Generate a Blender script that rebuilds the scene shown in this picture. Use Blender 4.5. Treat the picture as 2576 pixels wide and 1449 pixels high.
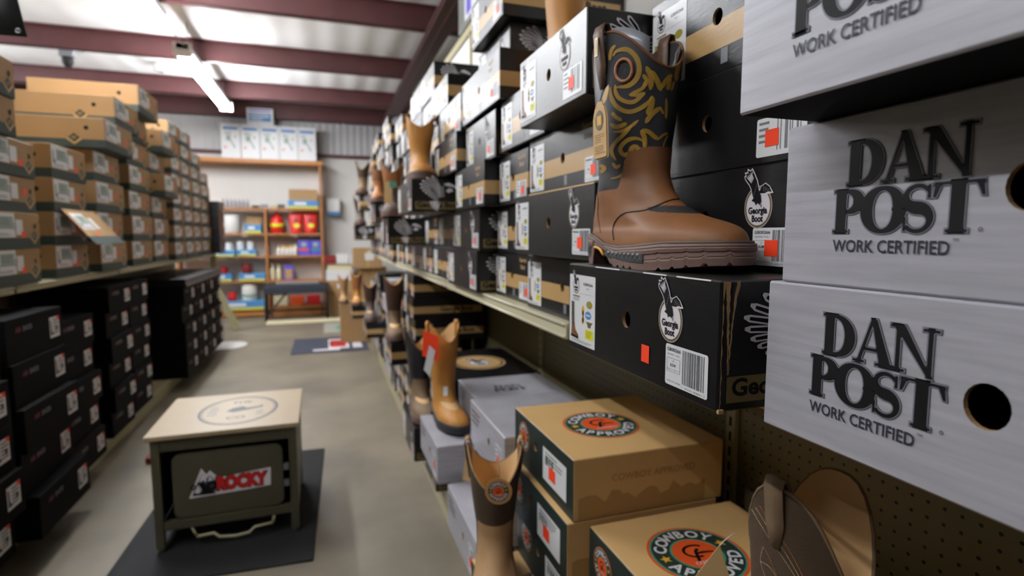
import bpy, bmesh, math, random
from mathutils import Vector, Matrix
from mathutils.bvhtree import BVHTree
random.seed(7)
for o in list(bpy.data.objects): bpy.data.objects.remove(o)
S = bpy.context.scene
C = S.collection
R = math.radians
PI = math.pi

# ------------------------------------------------------------------ camera, world, exposure
W_PX, H_PX, F_PX = 2576, 1449, 1400.0
CAM = Vector((0.0, 0.0, 1.25))
YAW, PITCH = R(18.5), R(5.47)
cd = bpy.data.cameras.new('camera'); cam = bpy.data.objects.new('camera', cd); C.objects.link(cam)
cd.sensor_width = 36.0; cd.lens = F_PX / W_PX * 36.0
cam.location = CAM; cam.rotation_euler = (R(90) - PITCH, 0, -YAW)
cd.clip_start = 0.02; cd.clip_end = 60
cd.dof.use_dof = True; cd.dof.focus_distance = 0.56; cd.dof.aperture_fstop = 4.6
S.camera = cam
w = bpy.data.worlds.new('room_air'); S.world = w; w.use_nodes = True
w.node_tree.nodes['Background'].inputs[0].default_value = (0.9, 0.95, 1, 1)
w.node_tree.nodes['Background'].inputs[1].default_value = 0.0
S.view_settings.view_transform = 'Standard'; S.view_settings.look = 'None'
S.view_settings.gamma = 1.0; S.view_settings.exposure = 0.0; S.view_settings.use_curve_mapping = False
TUBE = 134.0       # tube emission

# ------------------------------------------------------------------ materials
MATS = {}
def lin(c):
    return tuple(((v/255)/12.92 if v/255 <= 0.04045 else ((v/255+0.055)/1.055)**2.4) for v in c)
def mat(name, rgb, rough=0.6, metal=0.0, spec=0.5, noise=0.0, nscale=20.0, nstretch=(1,1,1), bump=0.0, bscale=60.0, emit=None, coat=0.0, sheen=0.0, alpha=None):
    if name in MATS: return MATS[name]
    m = bpy.data.materials.new(name); m.use_nodes = True; nt = m.node_tree; N = nt.nodes; L = nt.links
    b = N['Principled BSDF']; col = lin(rgb)
    b.inputs['Base Color'].default_value = (*col, 1); b.inputs['Roughness'].default_value = rough
    b.inputs['Metallic'].default_value = metal; b.inputs['Specular IOR Level'].default_value = spec
    b.inputs['Coat Weight'].default_value = coat; b.inputs['Coat Roughness'].default_value = 0.15
    b.inputs['Sheen Weight'].default_value = sheen
    tc = N.new('ShaderNodeTexCoord'); mp = N.new('ShaderNodeMapping'); L.new(tc.outputs['Object'], mp.inputs[0])
    mp.inputs['Scale'].default_value = nstretch
    if noise > 0:
        n = N.new('ShaderNodeTexNoise'); n.inputs['Scale'].default_value = nscale; n.inputs['Detail'].default_value = 5
        L.new(mp.outputs[0], n.inputs['Vector'])
        r = N.new('ShaderNodeMapRange'); r.inputs[1].default_value = 0.3; r.inputs[2].default_value = 0.7
        r.inputs[3].default_value = 1-noise; r.inputs[4].default_value = 1+noise
        L.new(n.outputs[0], r.inputs[0])
        mx = N.new('ShaderNodeVectorMath'); mx.operation = 'SCALE'; mx.inputs[0].default_value = col
        L.new(r.outputs[0], mx.inputs['Scale']); L.new(mx.outputs[0], b.inputs['Base Color'])
    if bump > 0:
        n2 = N.new('ShaderNodeTexNoise'); n2.inputs['Scale'].default_value = bscale; n2.inputs['Detail'].default_value = 4
        L.new(mp.outputs[0], n2.inputs['Vector'])
        bp = N.new('ShaderNodeBump'); bp.inputs['Strength'].default_value = bump; bp.inputs['Distance'].default_value = 0.002
        L.new(n2.outputs[0], bp.inputs['Height']); L.new(bp.outputs[0], b.inputs['Normal'])
    if emit:
        b.inputs['Emission Color'].default_value = (*lin(emit[0]), 1); b.inputs['Emission Strength'].default_value = emit[1]
    MATS[name] = m
    return m
def banded(name, base, bands, rough=0.45, axis=2, noise=0.06, bump=0.15, spec=0.5):
    """print bands on carton board: bands = [(lo, hi, rgb)] along a local axis in metres"""
    m = mat(name, base, rough, spec=spec, bump=bump, bscale=70, nstretch=(1,1,3))
    nt = m.node_tree; N = nt.nodes; L = nt.links; b = N['Principled BSDF']
    tc = N.new('ShaderNodeTexCoord'); sp = N.new('ShaderNodeSeparateXYZ'); L.new(tc.outputs['Object'], sp.inputs[0])
    prev = None; pc = (*lin(base), 1)
    for lo, hi, rgb in bands:
        g = N.new('ShaderNodeMath'); g.operation = 'GREATER_THAN'; g.inputs[1].default_value = lo
        l = N.new('ShaderNodeMath'); l.operation = 'LESS_THAN'; l.inputs[1].default_value = hi
        L.new(sp.outputs[axis], g.inputs[0]); L.new(sp.outputs[axis], l.inputs[0])
        mm = N.new('ShaderNodeMath'); mm.operation = 'MULTIPLY'; L.new(g.outputs[0], mm.inputs[0]); L.new(l.outputs[0], mm.inputs[1])
        mx = N.new('ShaderNodeMix'); mx.data_type = 'RGBA'; L.new(mm.outputs[0], mx.inputs[0])
        if prev: L.new(prev, mx.inputs[6])
        else: mx.inputs[6].default_value = pc
        mx.inputs[7].default_value = (*lin(rgb), 1); prev = mx.outputs[2]
    n = N.new('ShaderNodeTexNoise'); n.inputs['Scale'].default_value = 9; L.new(tc.outputs['Object'], n.inputs['Vector'])
    r = N.new('ShaderNodeMapRange'); r.inputs[3].default_value = 1-noise; r.inputs[4].default_value = 1+noise; L.new(n.outputs[0], r.inputs[0])
    sc = N.new('ShaderNodeVectorMath'); sc.operation = 'SCALE'; L.new(prev, sc.inputs[0]); L.new(r.outputs[0], sc.inputs['Scale'])
    L.new(sc.outputs[0], b.inputs['Base Color'])
    return m
TAN = (196, 158, 104); BLK = (13, 13, 15); KRAFT = (158, 124, 82)
mat('black_board', BLK, 0.36, bump=0.12, bscale=45, nstretch=(1,1,4))
mat('black_matte_board', (4,4,5), 0.75, spec=0.12, bump=0.1, bscale=45)
banded('banded_board', BLK, [(0.034, 0.073, (186,150,98))], 0.36)
banded('green_base_board', KRAFT, [(-0.01, 0.043, (48,62,58))], 0.6)
banded('green_end_board', (212,172,114), [(-0.01, 0.0012, (22,38,34))], 0.5, axis=0)
mat('silver_board', (182,181,188), 0.42, metal=0.25, noise=0.13, nscale=9, nstretch=(1,1,16), bump=0.05)
mat('raw_cardboard', (168,134,92), 0.85, noise=0.12, nscale=60, bump=0.4, bscale=200)
mat('white_label', (225,225,226), 0.4)
mat('print_black', (6,6,8), 0.6, spec=0.25); mat('print_grey', (120,122,126), 0.5); mat('print_dark_grey', (70,70,74), 0.5)
mat('print_white', (222,216,220), 0.5); mat('print_gold', (104,88,52), 0.5); mat('print_tan', (186,150,98), 0.5)
mat('gold_band', (110,94,56), 0.45); mat('print_red', (190,24,28), 0.45); mat('print_orange', (222,84,30), 0.5)
mat('price_orange', (255,70,28), 0.55); mat('print_yellow', (222,214,40), 0.5); mat('print_star', (222,170,44), 0.5)
mat('print_blue', (74,132,190), 0.5); mat('print_olive', (150,140,44), 0.5); mat('print_brown', (116,72,40), 0.5)
mat('print_shaft', (78,66,54), 0.5); mat('print_teal', (60,140,112), 0.5); mat('print_green', (28,48,40), 0.5)
mat('print_sage', (150,170,156), 0.5); mat('print_faint', (180,140,86), 0.55); mat('print_violet', (92,84,200), 0.4)
mat('print_chrome', (150,148,160), 0.3, metal=0.3); mat('print_ink', (40,40,52), 0.45); mat('print_stamp', (70,48,40), 0.6)
mat('print_deep_red', (120,24,24), 0.5); mat('print_slate', (44,48,58), 0.4)
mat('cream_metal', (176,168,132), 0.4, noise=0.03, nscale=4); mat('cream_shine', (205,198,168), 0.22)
mat('purlin_red', (84,46,47), 0.5, noise=0.12, nscale=3); mat('ceiling_white', (240,240,240), 0.38)
mat('wall_white', (222,219,214), 0.8, noise=0.02, nscale=3); mat('wall_grey', (70,68,66), 0.8); mat('wall_dim', (110,106,100), 0.8)
mat('concrete', (116,107,91), 0.5, noise=0.30, nscale=1.8, bump=0.25, bscale=30)
mat('oak', (178,118,62), 0.5, noise=0.15, nscale=8, nstretch=(1,8,8))
mat('fixture_white', (235,235,235), 0.35); mat('steel', (150,150,152), 0.3, metal=0.9)
mat('tube_glow', (255,255,255), 0.5, emit=((248,251,255), TUBE))
mat('olive_metal', (70,66,50), 0.42, noise=0.05, nscale=6); mat('maple_top', (164,145,116), 0.42, noise=0.05, nscale=6, nstretch=(1,10,1))
mat('rubber_black', (22,22,24), 0.7); mat('mat_dark', (20,20,21), 0.9, bump=0.5, bscale=300); mat('mat_navy', (52,56,70), 0.9, bump=0.5, bscale=300)
mat('plastic_grey', (120,126,122), 0.3); mat('white_plastic', (228,226,222), 0.35); mat('cream_plastic', (226,216,180), 0.4)
mat('red_pouch', (206,34,28), 0.35); mat('banner_black', (14,15,20), 0.55, bump=0.3, bscale=400)
def wave(name, axis_scale, rgb, rough):
    m = mat(name, rgb, rough); nt = m.node_tree; N = nt.nodes; L = nt.links
    tc = N.new('ShaderNodeTexCoord'); wv = N.new('ShaderNodeTexWave'); wv.inputs['Scale'].default_value = axis_scale
    wv.bands_direction = 'X'; wv.inputs['Distortion'].default_value = 0.6; L.new(tc.outputs['Object'], wv.inputs['Vector'])
    bp = N.new('ShaderNodeBump'); bp.inputs['Strength'].default_value = 0.35; bp.inputs['Distance'].default_value = 0.02
    L.new(wv.outputs[0], bp.inputs['Height']); L.new(bp.outputs[0], N['Principled BSDF'].inputs['Normal']); return m
wave('roof_sheet', 1.1, (243,243,243), 0.42)
wave('wall_sheet', 3.0, (190,189,190), 0.5)
def pegboard(name, rgb):
    m = mat(name, rgb, 0.6); nt = m.node_tree; N = nt.nodes; L = nt.links
    tc = N.new('ShaderNodeTexCoord'); sp = N.new('ShaderNodeSeparateXYZ'); L.new(tc.outputs['Object'], sp.inputs[0])
    sq = []
    for ax in (1, 2):
        d = N.new('ShaderNodeMath'); d.operation = 'DIVIDE'; d.inputs[1].default_value = 0.0254; L.new(sp.outputs[ax], d.inputs[0])
        f = N.new('ShaderNodeMath'); f.operation = 'FRACT'; L.new(d.outputs[0], f.inputs[0])
        s = N.new('ShaderNodeMath'); s.operation = 'SUBTRACT'; s.inputs[1].default_value = 0.5; L.new(f.outputs[0], s.inputs[0])
        q = N.new('ShaderNodeMath'); q.operation = 'MULTIPLY'; L.new(s.outputs[0], q.inputs[0]); L.new(s.outputs[0], q.inputs[1]); sq.append(q)
    a = N.new('ShaderNodeMath'); a.operation = 'ADD'; L.new(sq[0].outputs[0], a.inputs[0]); L.new(sq[1].outputs[0], a.inputs[1])
    l = N.new('ShaderNodeMath'); l.operation = 'LESS_THAN'; l.inputs[1].default_value = 0.0145; L.new(a.outputs[0], l.inputs[0])
    mx = N.new('ShaderNodeMix'); mx.data_type = 'RGBA'; mx.inputs[6].default_value = (*lin(rgb), 1); mx.inputs[7].default_value = (0.004,0.004,0.003,1)
    L.new(l.outputs[0], mx.inputs[0]); L.new(mx.outputs[2], N['Principled BSDF'].inputs['Base Color']); return m
pegboard('pegboard', (122,112,80))
M = MATS

# ------------------------------------------------------------------ object helpers
def link(o, parent=None):
    C.objects.link(o)
    if parent: o.parent = parent
    return o
def part(name, me, parent=None, loc=None, rot=None):
    o = bpy.data.objects.new(name, me); link(o, parent)
    if loc is not None: o.location = loc
    if rot is not None: o.rotation_euler = rot
    return o
def tag(o, label=None, cat=None, group=None, kind=None):
    if label: o['label'] = label
    if cat: o['category'] = cat
    if group: o['group'] = group
    if kind: o['kind'] = kind
    return o
def thing(name, label, cat, loc=(0,0,0), rz=0.0, group=None, rx=0.0, ry=0.0):
    o = bpy.data.objects.new(name, None); link(o); o.empty_display_size = 0.05
    o.location = loc; o.rotation_euler = (rx, ry, rz)
    return tag(o, label, cat, group)
class MB:
    """collects shapes into one mesh"""
    def __init__(s): s.v = []; s.f = []; s.m = []; s.mats = []; s.smooth = []
    def mi(s, m):
        if isinstance(m, str): m = M[m]
        if m not in s.mats: s.mats.append(m)
        return s.mats.index(m)
    def add(s, verts, faces, m, smooth=False, xf=None):
        b = len(s.v); k = s.mi(m)
        for p in verts:
            p = Vector(p)
            s.v.append(tuple(xf @ p) if xf is not None else tuple(p))
        for f in faces: s.f.append([b+i for i in f]); s.m.append(k); s.smooth.append(smooth)
    def box(s, lo, hi, m, bev=0.0, xf=None):
        (x0,y0,z0),(x1,y1,z1) = lo, hi
        if bev <= 0:
            s.add([(x0,y0,z0),(x1,y0,z0),(x1,y1,z0),(x0,y1,z0),(x0,y0,z1),(x1,y0,z1),(x1,y1,z1),(x0,y1,z1)],
                  [(0,3,2,1),(4,5,6,7),(0,1,5,4),(1,2,6,5),(2,3,7,6),(3,0,4,7)], m, xf=xf); return
        bm = bmesh.new(); bmesh.ops.create_cube(bm, size=1)
        for v in bm.verts: v.co = Vector(((x0+x1)/2+v.co.x*(x1-x0), (y0+y1)/2+v.co.y*(y1-y0), (z0+z1)/2+v.co.z*(z1-z0)))
        bmesh.ops.bevel(bm, geom=bm.edges[:], offset=bev, segments=2, affect='EDGES', profile=0.7)
        bm.verts.index_update()
        s.add([v.co.copy() for v in bm.verts], [[v.index for v in f.verts] for f in bm.faces], m, xf=xf); bm.free()
    def tube(s, pts, r, m, n=8, closed=False, caps=True, smooth=True, xf=None):
        pts = [Vector(p) for p in pts]; rs = r if isinstance(r, (list, tuple)) else [r]*len(pts)
        V = []; F = []; up = Vector((0,0,1))
        N = len(pts)
        for i, p in enumerate(pts):
            a = pts[(i-1) % N] if (closed or i > 0) else p; b = pts[(i+1) % N] if (closed or i < N-1) else p
            d = (b-a).normalized() if (b-a).length > 1e-9 else Vector((0,0,1))
            u = d.cross(up);
            if u.length < 0.05: u = d.cross(Vector((1,0,0)))
            u.normalize(); v = u.cross(d)
            for k in range(n):
                t = 2*PI*k/n; V.append(p + (u*math.cos(t) + v*math.sin(t))*rs[i])
        for i in range(N if closed else N-1):
            for k in range(n):
                a = i*n+k; b = i*n+(k+1) % n; c = ((i+1) % N)*n+(k+1) % n; d = ((i+1) % N)*n+k; F.append((a,b,c,d))
        if caps and not closed: F.append(tuple(range(n))[::-1]); F.append(tuple((N-1)*n+k for k in range(n)))
        s.add(V, F, m, smooth, xf)
    def lathe(s, prof, m, n=20, xf=None, smooth=True, sx=1.0, sy=1.0):
        V = []; F = []
        for r, z in prof:
            for k in range(n): V.append((r*sx*math.cos(2*PI*k/n), r*sy*math.sin(2*PI*k/n), z))
        for i in range(len(prof)-1):
            for k in range(n): F.append((i*n+k, i*n+(k+1) % n, (i+1)*n+(k+1) % n, (i+1)*n+k))
        F.append(tuple(range(n))[::-1]); F.append(tuple((len(prof)-1)*n+k for k in range(n)))
        s.add(V, F, m, smooth, xf)
    def mesh(s, name):
        me = bpy.data.meshes.new(name); me.from_pydata(s.v, [], s.f)
        for m in s.mats: me.materials.append(m)
        me.polygons.foreach_set('material_index', s.m); me.polygons.foreach_set('use_smooth', s.smooth)
        me.update(); return me
    def obj(s, name, parent=None, loc=None, rot=None): return part(name, s.mesh(name), parent, loc, rot)
def smoothmesh(me, ang=40):
    me.shade_smooth() if hasattr(me, 'shade_smooth') else None

# ------------------------------------------------------------------ flat print (lettering, labels, emblems)
_txt = {}
def text_geo(s, bold=0.0, spacing=1.0):
    k = (s, bold, spacing)
    if k in _txt: return _txt[k]
    cu = bpy.data.curves.new('lettering', 'FONT'); cu.body = s; cu.size = 1.0; cu.resolution_u = 3; cu.offset = bold; cu.space_character = spacing
    o = bpy.data.objects.new('lettering', cu); C.objects.link(o)
    bpy.context.view_layer.update()
    me = bpy.data.meshes.new_from_object(o.evaluated_get(bpy.context.evaluated_depsgraph_get()))
    V = [(v.co.x, v.co.y) for v in me.vertices]; F = [list(p.vertices) for p in me.polygons]
    bpy.data.objects.remove(o); bpy.data.meshes.remove(me); bpy.data.curves.remove(cu)
    _txt[k] = (V, F); return _txt[k]
def offset_poly(P, d):
    n = len(P); A = sum(P[i][0]*P[(i+1)%n][1]-P[(i+1)%n][0]*P[i][1] for i in range(n)); sg = 1 if A > 0 else -1
    out = []
    for i in range(n):
        p0, p1, p2 = Vector(P[i-1]), Vector(P[i]), Vector(P[(i+1)%n])
        e1 = (p1-p0).normalized(); e2 = (p2-p1).normalized()
        n1 = Vector((e1.y,-e1.x))*sg; n2 = Vector((e2.y,-e2.x))*sg
        b = (n1+n2); b = b.normalized() if b.length > 1e-6 else n1
        k = d/max(0.45, b.dot(n1)); out.append(tuple(p1+b*k))
    return out
class Deco:
    def __init__(s): s.it = []
    def poly(s, P, m, l=1, d=0.0):
        if d: P = offset_poly(P, d)
        s.it.append(([tuple(p) for p in P], [list(range(len(P)))], m, l)); return s
    def rect(s, u0, v0, u1, v1, m, l=1): return s.poly([(u0,v0),(u1,v0),(u1,v1),(u0,v1)], m, l)
    def rrect(s, u0, v0, u1, v1, r, m, l=1):
        P = []
        for cx, cy, a0 in ((u1-r,v0+r,-90),(u1-r,v1-r,0),(u0+r,v1-r,90),(u0+r,v0+r,180)):
            for k in range(5): a = R(a0+k*22.5); P.append((cx+r*math.cos(a), cy+r*math.sin(a)))
        return s.poly(P, m, l)
    def disc(s, cx, cy, r, m, l=1, n=36, ry=None):
        ry = ry or r; return s.poly([(cx+r*math.cos(2*PI*k/n), cy+ry*math.sin(2*PI*k/n)) for k in range(n)], m, l)
    def ring(s, cx, cy, r0, r1, m, l=1, n=40, ry0=None, ry1=None):
        ry0 = ry0 or r0; ry1 = ry1 or r1
        V = []
        for k in range(n):
            a = 2*PI*k/n; V += [(cx+r0*math.cos(a), cy+ry0*math.sin(a)), (cx+r1*math.cos(a), cy+ry1*math.sin(a))]
        F = [[2*k, 2*k+1, (2*k+3) % (2*n), (2*k+2) % (2*n)] for k in range(n)]
        s.it.append((V, F, m, l)); return s
    def star(s, cx, cy, r, m, l=1, rot=0):
        P = []
        for k in range(10):
            a = R(90+36*k)+rot; q = r if k % 2 == 0 else r*0.42; P.append((cx+q*math.cos(a), cy+q*math.sin(a)))
        V = [(cx, cy)]+P; s.it.append((V, [[0, 1+k, 1+(k+1) % 10] for k in range(10)], m, l)); return s
    def strip(s, pts, w, m, l=1, d=0.0, ext=True):
        """pts centreline, w half widths"""
        pts = [Vector(p) for p in pts]; n = len(pts); ws = w if isinstance(w, (list, tuple)) else [w]*n
        V = []
        for i, p in enumerate(pts):
            t = (pts[min(i+1, n-1)]-pts[max(i-1, 0)]).normalized(); nn = Vector((-t.y, t.x))
            q = p.copy()
            if d and ext:
                if i == 0: q -= t*d
                if i == n-1: q += t*d
            V += [tuple(q+nn*(ws[i]+d)), tuple(q-nn*(ws[i]+d))]
        s.it.append((V, [[2*i, 2*i+1, 2*i+3, 2*i+2] for i in range(n-1)], m, l)); return s
    def text(s, t, cx, cy, size, m, l=2, bold=0.0, sx=1.0, rot=0.0, spacing=1.0, center=True, shear=0.0, width=None):
        V, F = text_geo(t, bold, spacing)
        if not V: return s
        us = [p[0] for p in V]; vs = [p[1] for p in V]; mu = (min(us)+max(us))/2 if center else 0; mv = (min(vs)+max(vs))/2 if center else 0
        if width: sx = width/((max(us)-min(us))*size)
        c, sn = math.cos(rot), math.sin(rot); Q = []
        for a, b in V:
            a = (a-mu)*size*sx; b = (b-mv)*size; a += b*shear; Q.append((cx+a*c-b*sn, cy+a*sn+b*c))
        s.it.append((Q, F, m, l)); return s
    def arc_text(s, t, cx, cy, r, size, m, a0, a1, l=2, bold=0.0, inward=False):
        n = len(t)
        for i, ch in enumerate(t):
            a = a0+(a1-a0)*i/(n-1); a = R(a)
            rot = a-PI/2 if not inward else a+PI/2
            s.text(ch, cx+r*math.cos(a), cy+r*math.sin(a), size, m, l, bold, rot=rot)
        return s
    def lines(s, u0, v0, u1, v1, n, m, l=2, seed=0):
        rn = random.Random(seed); h = (v1-v0)/n
        for i in range(n):
            s.rect(u0, v1-h*(i+0.62), u0+(u1-u0)*rn.uniform(0.6, 1), v1-h*(i+0.2), m, l)
        return s
    def bars(s, u0, v0, u1, v1, m, l=2, seed=1, n=26):
        rn = random.Random(seed); ws = [rn.choice((1,1,2,3)) for _ in range(2*n)]; tot = sum(ws); u = u0
        for i, x in enumerate(ws):
            du = (u1-u0)*x/tot
            if i % 2 == 0: s.rect(u, v0, u+du*0.9, v1, m, l)
            u += du
        return s
    def merge(s, o, du=0, dv=0, sc=1.0, scv=None, l=0, rot=0.0):
        scv = scv or sc; c, sn = math.cos(rot), math.sin(rot)
        for V, F, m, ll in o.it:
            s.it.append(([(a*sc*c-b*scv*sn+du, a*sc*sn+b*scv*c+dv) for a, b in V], F, m, ll+l))
        return s
    def mesh(s, name, fr, base=0.0003, step=0.0002):
        mb = MB()
        for V, F, m, l in s.it: mb.add([fr(a, b, base+step*l) for a, b in V], F, m)
        me = mb.mesh(name); return me
# frames: local carton axes, x into the shelf, y along the aisle
def fr_front(u, v, d): return (-d, -u, v)
def fr_topn(u, v, d): return (u, v, d)
def fr_flatz(u, v, d): return (u, v, d)

# ---- serif capitals built from strokes (unit cap height)
def serif_glyph(ch):
    """returns list of ('p', polygon) or ('s', pts, halfwidths) and the advance"""
    st = 0.118; th = 0.045; sf = 0.028
    def stem(x, w=st, y0=0.0, y1=1.0): return ('p', [(x-w,y0),(x+w,y0),(x+w,y1),(x-w,y1)])
    def slab(x0, x1, y): return ('p', [(x0,y-sf),(x1,y-sf),(x1,y+sf),(x0,y+sf)])
    def arc(cx, cy, rx, ry, a0, a1, wf, n=22):
        P = []; Wd = []
        for i in range(n+1):
            a = R(a0+(a1-a0)*i/n); P.append((cx+rx*math.cos(a), cy+ry*math.sin(a))); Wd.append(wf(a))
        return ('s', P, Wd)
    if ch == 'D': return [stem(0.2), slab(0.02,0.4,0.97), slab(0.02,0.4,0.03), arc(0.36,0.5,0.36,0.455,90,-90,lambda a: 0.045+0.09*max(0,math.cos(a))**1.5)], 0.92
    if ch == 'P': return [stem(0.2), slab(0.02,0.34,0.97), slab(0.02,0.38,0.03), arc(0.33,0.72,0.27,0.235,90,-90,lambda a: 0.045+0.085*max(0,math.cos(a))**1.5)], 0.76
    if ch == 'O': return [arc(0.45,0.5,0.34,0.47,0,360,lambda a: 0.045+0.095*abs(math.cos(a))**1.6,44)], 0.90
    if ch == 'T': return [stem(0.42), slab(0.24,0.6,0.03), ('p',[(0.02,0.94),(0.82,0.94),(0.82,1.0),(0.02,1.0)]), ('p',[(0.0,0.7),(0.05,0.7),(0.14,0.95),(0.03,0.97)]), ('p',[(0.84,0.7),(0.79,0.7),(0.70,0.95),(0.81,0.97)])], 0.84
    if ch == 'A': return [('p',[(0.40,1.03),(0.52,1.03),(0.88,0.0),(0.62,0.0)]), ('p',[(0.40,1.03),(0.46,1.03),(0.17,0.0),(0.09,0.0)]), ('p',[(0.22,0.30),(0.66,0.30),(0.64,0.37),(0.24,0.37)]), slab(0.0,0.27,0.03), slab(0.52,0.97,0.03)], 0.93
    if ch == 'N': return [stem(0.17,0.045), stem(0.80,0.045), ('p',[(0.06,1.0),(0.30,1.0),(0.86,-0.02),(0.78,-0.02)]), slab(0.0,0.32,0.03), slab(0.0,0.25,0.97), slab(0.65,0.96,0.97)], 0.97
    if ch == 'S':
        P = []; Wd = []
        for i in range(37):
            t = i/36
            if t < 0.5: a = R(35+235*(t/0.5)); c = (0.33, 0.735); rx, ry = 0.22, 0.225
            else: a = R(90-235*((t-0.5)/0.5)); c = (0.33, 0.265); rx, ry = 0.235, 0.24
            P.append((c[0]+rx*math.cos(a), c[1]+ry*math.sin(a))); Wd.append(0.042+0.085*math.exp(-((t-0.5)/0.17)**2))
        return [('s', P, Wd), ('p',[(0.50,0.70),(0.56,0.70),(0.56,0.97),(0.52,0.97)]), ('p',[(0.08,0.03),(0.12,0.03),(0.13,0.30),(0.07,0.30)])], 0.68
def serif_word(D, word, cx, cy, size, sx, outline, shear=0.0, tight=0.88):
    adv = []; x = 0
    for ch in word: g, a = serif_glyph(ch); adv.append((g, x)); x += a*tight
    tot = x
    layers = [(outline*1.9, 'print_ink', 1), (outline*1.35, 'print_chrome', 2), (0.0, 'print_black', 3)] if outline else [(0.0, 'print_ink', 1)]
    for d, m, l in layers:
        for g, x0 in adv:
            for it in g:
                T = lambda p: (cx+((p[0]+x0-tot/2)*sx+p[1]*shear)*size, cy+(p[1]-0.5)*size)
                if it[0] == 'p': D.poly([T(p) for p in it[1]], m, l, d)
                else: D.strip([T(p) for p in it[1]], [w_*size*(sx*0.5+0.5) for w_ in it[2]], m, l, d)
_cache = {}
def cached(k, fn):
    if k not in _cache: _cache[k] = fn()
    return _cache[k]

# ------------------------------------------------------------------ printed emblems
def eagle_emblem(r, simple=False):
    """round badge with a rising eagle, centre at 0,0; outer radius r (upright ellipse)"""
    D = Deco(); ry = r*1.12
    D.disc(0, 0, r, 'print_white', 1, ry=ry).ring(0, 0, r*0.86, r*0.97, 'print_gold', 2, ry0=ry*0.86, ry1=ry*0.97)
    # raised wing with feathers, body, far wing, tail
    Wg = [(-0.16,0.20),(-0.40,0.62),(-0.52,1.00),(-0.66,1.22),(-0.96,1.52),(-1.02,1.68),(-0.90,1.70),(-0.98,1.86),(-0.80,1.84),(-0.80,2.02),(-0.62,1.93),(-0.50,2.02),(-0.34,1.78),(-0.12,1.40),(0.02,0.98),(0.12,0.5)]
    D.poly([(x*r,y*r) for x,y in Wg],'print_white',3,0.05*r); D.poly([(x*r,y*r) for x,y in Wg],'print_black',4)
    for k in range(5):
        t = k/4; D.strip([((-0.50+0.14*t)*r,(1.30+0.22*t)*r),((-0.72+0.22*t)*r,(1.52+0.20*t)*r),((-0.90+0.42*t)*r,(1.66+0.26*t)*r)],[0.014*r,0.03*r,0.016*r],'print_white',5)
    for k in range(5): D.strip([((-0.36+0.05*k)*r,(0.62+0.14*k)*r),((-0.24+0.05*k)*r,(0.72+0.14*k)*r)],[0.012*r,0.010*r],'print_grey',5)
    D.poly([(0.05*r,0.72*r),(0.22*r,1.08*r),(0.50*r,1.20*r),(0.78*r,1.02*r),(1.0*r,0.72*r),(0.78*r,0.70*r),(0.45*r,0.66*r)],'print_white',3,0.04*r)
    D.poly([(0.05*r,0.72*r),(0.22*r,1.08*r),(0.50*r,1.20*r),(0.78*r,1.02*r),(0.95*r,0.74*r),(0.70*r,0.78*r),(0.45*r,0.70*r)],'print_black',4)
    for k in range(4): D.strip([((0.36+0.12*k)*r,(1.10-0.06*k)*r),((0.42+0.12*k)*r,(0.80-0.01*k)*r)],[0.012*r,0.012*r],'print_grey',5)
    D.poly([(-0.20*r,0.60*r),(0.06*r,0.86*r),(0.20*r,0.60*r),(0.26*r,0.30*r),(0.14*r,0.10*r),(0.0,0.22*r),(-0.16*r,0.12*r),(-0.22*r,0.26*r),(-0.46*r,0.36*r)],'print_black',5)
    D.strip([(0.16*r,0.20*r),(0.26*r,0.05*r),(0.22*r,-0.03*r)],[0.05*r,0.035*r,0.01*r],'print_grey',5)
    if not simple:
        D.text('Georgia', 0, -0.22*r, 0.48*r, 'print_black', 4, bold=0.03, width=1.36*r)
        D.text('Boot', 0, -0.60*r, 0.48*r, 'print_black', 4, bold=0.03, width=0.80*r)
    else:
        D.rect(-0.6*r, -0.35*r, 0.6*r, -0.1*r, 'print_black', 4).rect(-0.35*r, -0.72*r, 0.35*r, -0.48*r, 'print_black', 4)
    return D
def big_eagle(s):
    """white feathered wing and tail over black board, wing tips to the left; about s wide"""
    D = Deco()
    tips = [(-0.36,0.98),(-0.62,0.90),(-0.82,0.76),(-0.92,0.60),(-0.90,0.44),(-0.80,0.30),(-0.68,0.19),(-0.54,0.09),(-0.42,0.0),(-0.30,-0.08),(-0.2,-0.16)]
    for i, (x, y) in enumerate(tips):
        rx, ry = 0.02+0.03*(i/10), 0.52-0.46*(i/10)
        wv = 0.062-0.0025*i
        P = [(rx*s, ry*s), ((rx*0.5+x*0.5)*s, (ry*0.5+y*0.5+0.03)*s), (x*0.9*s+rx*0.1*s, (y*0.9+ry*0.1)*s), (x*s, y*s)]
        D.strip(P, [0.02*s, wv*s, wv*0.95*s, 0.02*s], 'print_white', 1)
        D.strip([P[0], P[1], P[2]], [0.004*s, wv*0.55*s, wv*0.4*s], 'print_black', 2)
    for k in range(7):
        D.strip([(0.0, (0.45-0.07*k)*s), (0.12*s, (0.50-0.075*k)*s), (0.24*s, (0.49-0.07*k)*s)], [0.006*s, 0.015*s, 0.005*s], 'print_white', 1)
    # head, near wing, tail
    D.poly([(0.30*s,0.30*s),(0.42*s,0.44*s),(0.58*s,0.42*s),(0.66*s,0.30*s),(0.56*s,0.28*s),(0.44*s,0.22*s)], 'print_white', 1)
    D.poly([(0.18*s,0.62*s),(0.42*s,0.70*s),(0.72*s,0.58*s),(0.88*s,0.38*s),(0.62*s,0.50*s),(0.34*s,0.54*s)], 'print_white', 1)
    for k in range(6):
        a = R(185+13*k); D.strip([(0.02*s, -0.18*s), (0.02*s+0.30*s*math.cos(a), -0.18*s+0.30*s*math.sin(a)), (0.02*s+0.50*s*math.cos(a), -0.18*s+0.46*s*math.sin(a))], [0.01*s, 0.035*s, 0.03*s], 'print_white', 1)
    return D
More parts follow.
